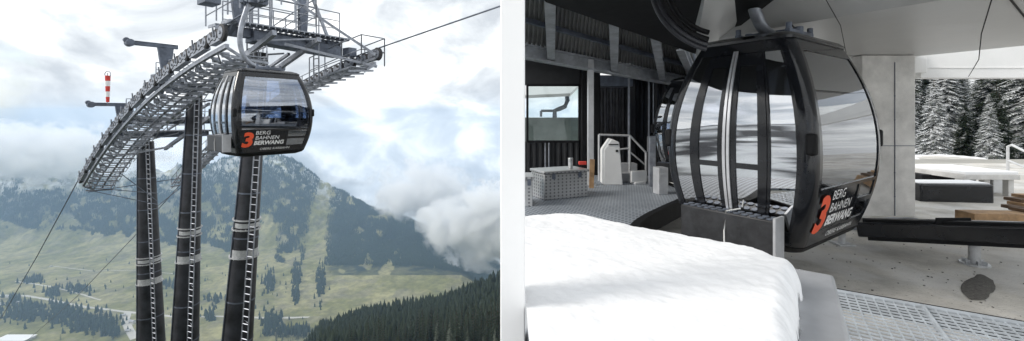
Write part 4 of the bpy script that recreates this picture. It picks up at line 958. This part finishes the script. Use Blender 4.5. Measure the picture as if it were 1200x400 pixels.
# dark guide ring (tyre conveyor)
rg = thing('guide_ring', 'black curved guide rail ring under the dark station ceiling', 'guide rail', (2.3, 5.0, 3.3))
rm = MB(); cR = W(838, -12, 4.3)
def ringpath(rx, n_=40, z=0): return [cR + Vector((rx * math.cos(a), rx * .25 * math.sin(a), z + rx * math.sin(a))) for a in np.linspace(math.pi * .80, math.pi * 1.42, n_)]
rm.path(ringpath(.645), .022, 8); rm.path(ringpath(.60, z=.0), .03, 8); rm.build('outer_rail', M['pole'], rg); rm = MB(); rm.path(ringpath(.55), .035, 8); rm.path(ringpath(.47, z=.0), .025, 8); rm.build('inner_rail', M['blackmat'], rg)
# ------------------------------------------------------------ snow covered cabinet in the foreground
bxp = [(.034, 2.02), (.33, 2.07), (1.10, 1.50), (.80, 1.07), (.45, .60), (.034, .60)]
cab = MB(); cab.prism(bxp, 0, 1.00); cb = tag(cab.build('control_cabinet', M['boxgrey'], bevel=.03), 'grey metal cabinet under a thick snow cap in the foreground', 'cabinet')
cb2 = MB(); cb2.prism([(.034, 2.06), (.34, 2.11), (1.14, 1.51), (.83, 1.04), (.48, .57), (.034, .57)], 1.0, 1.035); lidm = cb2.build('lid', M['boxgrey'], cb, bevel=.012)
spoly = np.array([(.034, 1.97), (.20, 2.02), (.33, 2.0), (.62, 1.72), (.88, 1.50), (.91, 1.34), (.78, 1.17), (.62, .93), (.50, .76), (.36, .57), (.034, .57)])
def sdist(x, y):
    d = np.full(x.shape, 9.); ins = np.zeros(x.shape, bool); n_ = len(spoly)
    for i in range(n_):
        a, b = spoly[i], spoly[(i + 1) % n_]
        if not (a[0] < .04 and b[0] < .04):
            e_ = b - a; t = np.clip(((x - a[0]) * e_[0] + (y - a[1]) * e_[1]) / (e_ @ e_), 0, 1); d = np.minimum(d, np.hypot(x - a[0] - t * e_[0], y - a[1] - t * e_[1]))
        c = ((a[1] > y) != (b[1] > y)) & (x < (b[0] - a[0]) * (y - a[1]) / (b[1] - a[1] + 1e-9) + a[0]); ins ^= c
    return np.where(ins, d, -d)
gx = np.arange(.034, 1.05, .006); gy_ = np.arange(.5, 2.12, .006); GX, GY = np.meshgrid(gx, gy_, indexing='ij')
sdv = sdist(GX, GY) + .035 * (vn(GX * 9, GY * 9, 4) - .5)
hgt = .115 * np.sqrt(np.clip(1 - (1 - np.clip(sdv / .055, 0, 1)) ** 2, 0, 1)) + .016 * (vn2(GX * 5, GY * 5, 4) - .5) + .005 * (vn3(GX * 40, GY * 40, 3) - .5)
ids = -np.ones(GX.shape, int); sv = []; sf = []
for a in range(GX.shape[0]):
    for b in range(GX.shape[1]):
        if sdv[a, b] > -.006: ids[a, b] = len(sv); sv.append((GX[a, b], GY[a, b], 1.03 + max(.0, hgt[a, b])))
for a in range(GX.shape[0] - 1):
    for b in range(GX.shape[1] - 1):
        q = (ids[a, b], ids[a + 1, b], ids[a + 1, b + 1], ids[a, b + 1])
        if min(q) >= 0: sf.append(q)
sn = MB(); sn.add(sv, sf); so = sn.build('snow_pile', M['snow']); so.data.shade_smooth(); tag(so, 'thick bright white snow cap lying on the grey cabinet', 'snow')

# ------------------------------------------------------------ platform furniture at the back left
def kiosk():
    a = W(716, 214, 9.9); t = thing('access_pillar', 'white slanted access pillar beside the steps and railing', 'pillar', (a.x, 9.9, 0))
    mb = MB(); x = a.x; pr = [(-.20, 0), (.24, 0), (.20, .52), (.16, .98), (-.02, 1.06), (-.20, .80)]
    mb.add([(x + p, 9.75, z) for p, z in pr] + [(x + p, 10.15, z) for p, z in pr], [(0, 1, 2, 3, 4, 5), (11, 10, 9, 8, 7, 6)] + [(i, 6 + i, 6 + (i + 1) % 6, (i + 1) % 6) for i in range(6)])
    mb.build('body', M['white'], t, bevel=.02); MB().box((x + .1, 9.74, .78), (.05, .02, .05)).build('card_reader', M['blackmat'], t); MB().box((x + .02, 9.74, .93), (.22, .02, .02)).build('slot', M['blackmat'], t)
kiosk()
hr = MB(); Dh = 10.4
for xa_, xb_, ya, yb in ((702, 738, 158, 159), (738, 757, 159, 179)):
    hr.tube(W(xa_, ya, Dh), W(xb_, yb, Dh), .025, n=8); hr.tube(W(xa_, ya + 19, Dh), W(xb_, yb + 15, Dh), .02, n=8)
for px, y0 in ((702, 158), (738, 159), (757, 179)): p = W(px, y0, Dh); hr.tube(p, (p.x, p.y, 0), .028, n=8)
p = W(702, 158, Dh); tag(hr.build('handrail', M['postw']), 'pale tubular handrail beside the steps in front of the dark wall', 'handrail')
sb = thing('step_block', 'low white step block at the foot of the handrail', 'steps', (W(730, 210, 10.2).x, 10.2, 0))
x = W(728, 210, 10.2).x; MB().box((x, 10.35, .10), (.95, .3, .2)).build('lower_step', M['boxgrey'], sb, bevel=.01); MB().box((x + .05, 10.65, .2), (.85, .3, .4)).build('upper_step', M['boxgrey'], sb, bevel=.01)
sgb = MB(); q = W(748, 204, 9.9); sgb.box((q.x, 9.9, .18), (.42, .08, .26), R(20)); sgb.box((q.x, 9.93, .03), (.3, .2, .06), R(20)); tag(sgb.build('board', M['white'], bevel=.01), 'small white board leaning by the steps', 'board')
bp_ = MB(); q = W(764, 200, 9.6); bp_.box((q.x, 9.6, .55), (.14, .12, 1.1)); bp_.box((q.x, 9.6, 1.11), (.17, .15, .03)); tag(bp_.build('grey_bollard', M['galv'], bevel=.01), 'grey metal post left of the hidden second gondola', 'bollard')
wb2 = MB(); q = W(774, 213, 8.7); wb2.box((q.x, 8.7, .27), (.20, .25, .54), R(10)); wb2.box((q.x - .0, 8.57, .40), (.12, .012, .05), R(10)); tag(wb2.build('grey_box', M['boxgrey'], bevel=.02), 'small grey box at the curved platform edge before the second gondola', 'box')
# tread plate boxes
def chest(x0, x1, y0, h, label, m, yaw):
    t = thing('storage_chest', label, 'chest', ((x0 + x1) / 2, y0, 0), 'tread plate storage chests by the window wall'); cx = (x0 + x1) / 2
    MB().box((cx, y0, h / 2 - .01), (x1 - x0, .55, h - .02)).build('body', m, t, bevel=.01); MB().box((cx, y0, h + .015), (x1 - x0 + .04, .6, .05)).build('lid', m, t, bevel=.01)
    for f in (-.3, .3): MB().box((cx + f * (x1 - x0), y0 - .3, h - .06), (.06, .03, .1)).build('latch', M['galv_dark'], t)
    t.rotation_euler.z = yaw; return t
chest(.45, 1.42, 8.45, .50, 'long aluminium tread plate chest between the window wall and the platform', M['tread'], R(24))
chest(.06, .36, 7.75, .48, 'short tread plate chest partly hidden by the tall white post', M['tread'], R(0))
cu_ = MB(); q = W(669, 201, 8.4); cu_.tube((q.x, 8.45, .545), (q.x, 8.45, .74), .045, .05, 14); cu_.tube((q.x, 8.45, .74), (q.x, 8.45, .75), .054, .05, 14); tag(cu_.build('can', M['alu']), 'silver can standing on the long tread plate chest', 'can')
rdt = thing('red_tool', 'small red and black tool on the right end of the tread plate chest', 'tool', (W(684, 195, 8.7).x, 8.7, .55)); q = W(684, 195, 8.7)
MB().box((q.x - .02, 8.72, .62), (.16, .08, .07)).build('head', M['red'], rdt, bevel=.01); MB().box((q.x - .06, 8.72, .58), (.05, .06, .06)).build('handle', M['blackmat'], rdt, bevel=.01)
wdb = MB(); q = W(693, 217, 9.35); wdb.bar((q.x, 9.35, 0), (q.x + .04, 9.45, .62), .10, .035, up=(0, 1, 0)); tag(wdb.build('wooden_board', M['wood']), 'short wooden board leaning against the pale steel post', 'board')
bk = MB()
bk.box((W(782, 190, 8.2).x, 8.05, .9), (.05, .05, .09)); bk.box((W(786, 200, 8.2).x, 8.03, .74), (.05, .05, .09)); tag(bk.build('red_reflector', M['red']), 'two small red reflectors at the side of the second gondola', 'reflector')
# outside the window: block, pipe and slab added in place of the pane's reflection
ob = thing('reflected_block', 'grey green block with bent pipe added outside in place of the reflection in the station window', 'machinery', (2.2, 17, 0))
M['greygreen'] = mat('grey_green_paint', (.17, .20, .19), .6, 0, .2, 2)
pb_ = MB(); pb_.box((1.8, 17.3, .35), (4.5, 1.6, 2.3)); pb_.box((1.6, 16.46, .2), (.5, .06, .7)); pb_.box((2.35, 16.46, .3), (.3, .06, .3)); pb_.box((.9, 16.46, .2), (.04, .06, 1.)); pb_.build('block', M['greygreen'], ob, bevel=.02)
pi = MB(); pi.path([W(650, 138, 16.6), W(650, 130, 16.6), W(655, 128, 16.6), W(662, 125, 16.6), W(665, 118, 16.6), W(664, 108, 16.6)], .09, 10); pi.tube(W(634, 130, 16.6), W(652, 130, 16.6), .05); pi.tube(W(634, 130, 16.6), W(634, 137, 16.6), .05); pi.build('reflected_pipe', M['galv_dark'], ob)
cn = MB(); quadslab(cn, [W(602, 116, 14.), W(668, 113, 14.), W(690, 92, 18), W(600, 92, 18)], .1); cn.build('reflected_ceiling', M['fairing'], ob)

# ------------------------------------------------------------ yard on the right: rail, post, timber, dark boxes, snowy roofs
rl_ = thing('conveyor_rail', 'long black rail trough running past the large gondola to the right', 'rail', W(1140, 318, 5.74))
a, b = W(1005, 266, 6.9), W(1230, 274, 5.6)
r1_ = MB(); r1_.bar(a, b, .45, .23); r1_.build('trough', M['black'], rl_, bevel=.02); r2_ = MB(); r2_.bar(a + UP * .135 - Vector((0, .1, 0)), b + UP * .135 - Vector((0, .1, 0)), .10, .04); r2_.bar(a - UP * .13 - Vector((0, .2, 0)), b - UP * .13 - Vector((0, .2, 0)), .05, .05); r2_.build('upper_flange', M['blackmat'], rl_)
r3_ = MB(); c = a * .45 + b * .55; r3_.bar(c - UP * .17, c + UP * .18, .5, .02, up=(0, 1, 0)); r3_.build('joint_plate', M['blackmat'], rl_)
pp = W(1142, 290, 6.0); r4_ = MB(); r4_.tube((pp.x, 6.0, -.5), (pp.x, 6.0, pp.z + .1), .065, n=18); r4_.tube((pp.x, 6.0, -.5), (pp.x, 6.0, -.475), .16, n=18)
for k in range(6): r4_.bar((pp.x, 6.0, -.46), (pp.x + .13 * math.cos(k * 1.05), 6.0 + .13 * math.sin(k * 1.05), -.46), .012, .05)
r4_.build('support_post', M['flange'], rl_)
pp = W(984, 287, 7.0); r5 = MB(); r5.tube((pp.x, 6.95, -.5), (pp.x, 6.95, .1), .05, n=14); r5.box((pp.x, 6.95, -.49), (.25, .25, .02)); r5.build('support_post', M['flange'], rl_)
# gravel stain
gs = MB(); c = W(1150, 336, 5.2); ang = np.linspace(0, 2 * math.pi, 26)[:-1]; rp = []
for a in ang: rr_ = .33 * (1 + .5 * (vn(np.array(math.cos(a) * 1.5 + 4), np.array(math.sin(a) * 1.5 + 4), 3) - .5)); rp.append((c.x + rr_ * .62 * math.cos(a) + 1.1 * rr_ * 1.2 * math.sin(a), 5.22 + rr_ * 1.2 * math.sin(a)))
gv = [(x, y, -.494) for x, y in rp] + [(c.x, 5.22, -.47)]; gs.add(gv, [(i, (i + 1) % 25, 25) for i in range(25)])
M['gravel'] = mat('dark_gravel', (.12, .115, .105), .95, 0, .5, 35, .8, bscale=90); o = gs.build('gravel_patch', M['gravel']); o['kind'] = 'stuff'; o['label'] = 'dark spilled gravel patch on the concrete in front of the rail post'
# coiled cables and debris near the column foot
cc_ = MB()
for k in range(7):
    c = W(1000 + k * 2, 277 + (k % 3), 8.0); rr_ = .30 + .05 * (k % 3); cc_.path([Vector((c.x + .1 * k + rr_ * 1.3 * math.cos(a), 7.9 + rr_ * .6 * math.sin(a), -.47 + .02 * k + .012 * math.sin(3 * a + k))) for a in np.linspace(0, 6.28, 22)], .016, 6)
tag(cc_.build('cable_coil', M['galv']), 'coil of grey cable on the concrete at the foot of the column', 'cable')
cc_ = MB()
for k in range(5):
    c = W(1042, 282, 8.0); rr_ = .26 + .04 * (k % 3); cc_.path([Vector((c.x + .03 * k + rr_ * math.cos(a), 7.6 + rr_ * .6 * math.sin(a), -.47 + .022 * k)) for a in np.linspace(0, 6.28, 22)], .015, 6)
tag(cc_.build('cable_coil', M['postw']), 'pale cable coil right of the grey one below the rail', 'cable')
rbk = MB(); c = W(1064, 285, 7.6); rbk.tube((c.x, 7.3, -.5), (c.x, 7.3, -.4), .16, .19, 18); rbk.tube((c.x, 7.3, -.4), (c.x, 7.3, -.38), .2, .2, 18); tag(rbk.build('red_bucket', M['red']), 'flat red bucket lid on the concrete below the black rail', 'bucket')
deb = MB(); rr2 = random.Random(5)
for k in range(240):
    x = rr2.uniform(3.2, 8.5); y = rr2.uniform(4.2, 8.4)
    if y < 3.9 + (2.87 - x) * .64 + .3: continue
    s = rr2.uniform(.004, .016); deb.box((x, y, -.5 + s * .3), (s * 1.4, s, s * .7), rr2.uniform(0, 3))
o = deb.build('rubble', M['gravel']); o['kind'] = 'stuff'; o['label'] = 'small stones scattered on the concrete floor'
# timber stack
tb = thing('timber_stack', 'stack of sawn timber lying behind the black rail at the right edge', 'timber', W(1160, 262, 8.2))
for z, x0_, x1_, yy, hgt_ in ((249, 1130, 1260, 7.9, .24),):
    a, b = W(x0_, 255, yy), W(x1_, 257, yy); MB().bar(a, b, .35, .22).build('beam', M['wood'], tb, bevel=.01)
for k, (x0_, x1_, y0_, D) in enumerate(((1183, 1260, 243, 8.2), (1190, 1260, 239, 8.3), (1186, 1255, 234, 8.4), (1195, 1260, 230, 8.5), (1192, 1260, 246, 8.0))):
    MB().bar(W(x0_, y0_, D), W(x1_, y0_ + 1, D), .3, .06).build('plank', M['wood'] if k % 2 else M['woodwall'], tb, bevel=.005)
# dark long containers
dc = MB(); a, b = W(1066, 224, 10.7), W(1149, 225, 10.5); dc.bar(a, b, .7, .46); d2_ = tag(dc.build('dark_trough', M['black'], bevel=.04), 'long black trough lying in the yard before the flat roofs', 'trough')
dc = MB(); a, b = W(1068, 213, 12.2), W(1129, 212, 12.0); dc.bar(a, b, .8, .50); tag(dc.build('dark_crate', M['blackmat'], bevel=.02), 'long flat black crate behind the black trough', 'crate')
dc = MB(); a, b = W(1066, 213, 10.75), W(1147, 213.5, 10.55); dc.bar(a, b, .55, .03); tag(dc.build('snow_strip', M['snow']), 'thin strip of snow on the black trough', 'snow')
def shed(x0, x1, ytop, D, dep, yb_, label):
    a, b = W(x0, ytop, D), W(x1, ytop, D); t = thing('open_shed', label, 'shed', ((a.x + b.x) / 2, D, -.5)); cx = (a.x + b.x) / 2
    MB().box((cx, D + dep / 2, a.z), (b.x - a.x, dep, .13)).build('roof', M['concrete'], t, bevel=.01); MB().box((cx, D + dep / 2, a.z + .10), (b.x - a.x - .04, dep - .04, .08)).build('roof_snow', M['snow'], t, bevel=.02)
    for f in (.06, .5, .94): MB().box((a.x + (b.x - a.x) * f, D + .2, (a.z - .6) / 2), (.14, .14, a.z + .5)).build('post', M['concrete'], t)
    MB().box((cx, D + dep - .3, (a.z - .5) / 2), ((b.x - a.x) * .9, .12, a.z + .5)).build('back_wall', M['galv_dark'], t)
shed(1131, 1196, 208, 10.9, 1.7, 0, 'low open shed with snowy flat roof in front of the spruces')
bb = MB(); q = W(1163, 226, 11.6); bb.box((q.x, 11.6, -.22), (.3, .3, .56)); tag(bb.build('electric_cabinet', M['postw'], bevel=.02), 'small pale electric cabinet under the open shed', 'cabinet')
hr = MB(); a = W(1181, 205, 12.5); b = W(1181, 172, 12.5); hr.path([a, W(1181, 180, 12.5), b, W(1186, 170, 12.4), W(1200, 177, 12.), W(1225, 190, 11.5)], .035, 8); hr.tube(W(1181, 188, 12.5), W(1225, 206, 11.5), .03); tag(hr.build('handrail', M['postw']), 'white tubular handrail at the right edge above the shed roof', 'handrail')
# snowy bank
bn = MB(); bx_, by_ = np.meshgrid(np.linspace(12, 26, 50), np.linspace(17, 27, 30), indexing='ij'); bh = -.9 + (2.0 * np.exp(-((bx_ - 15.2) / 4.2) ** 2 - ((by_ - 23) / 3) ** 2) + .35 * (vn(bx_ * .8, by_ * .8, 4) - .2)) * np.clip((by_ - 17) / 3, 0, 1) * np.clip((27 - by_) / 2, 0, 1)
bn.add([tuple(p) for p in np.stack([bx_, by_, bh], -1).reshape(-1, 3)], [(i * 30 + j, (i + 1) * 30 + j, (i + 1) * 30 + j + 1, i * 30 + j + 1) for i in range(49) for j in range(29)]); o = bn.build('snow_bank', M['snow']); struct(o)
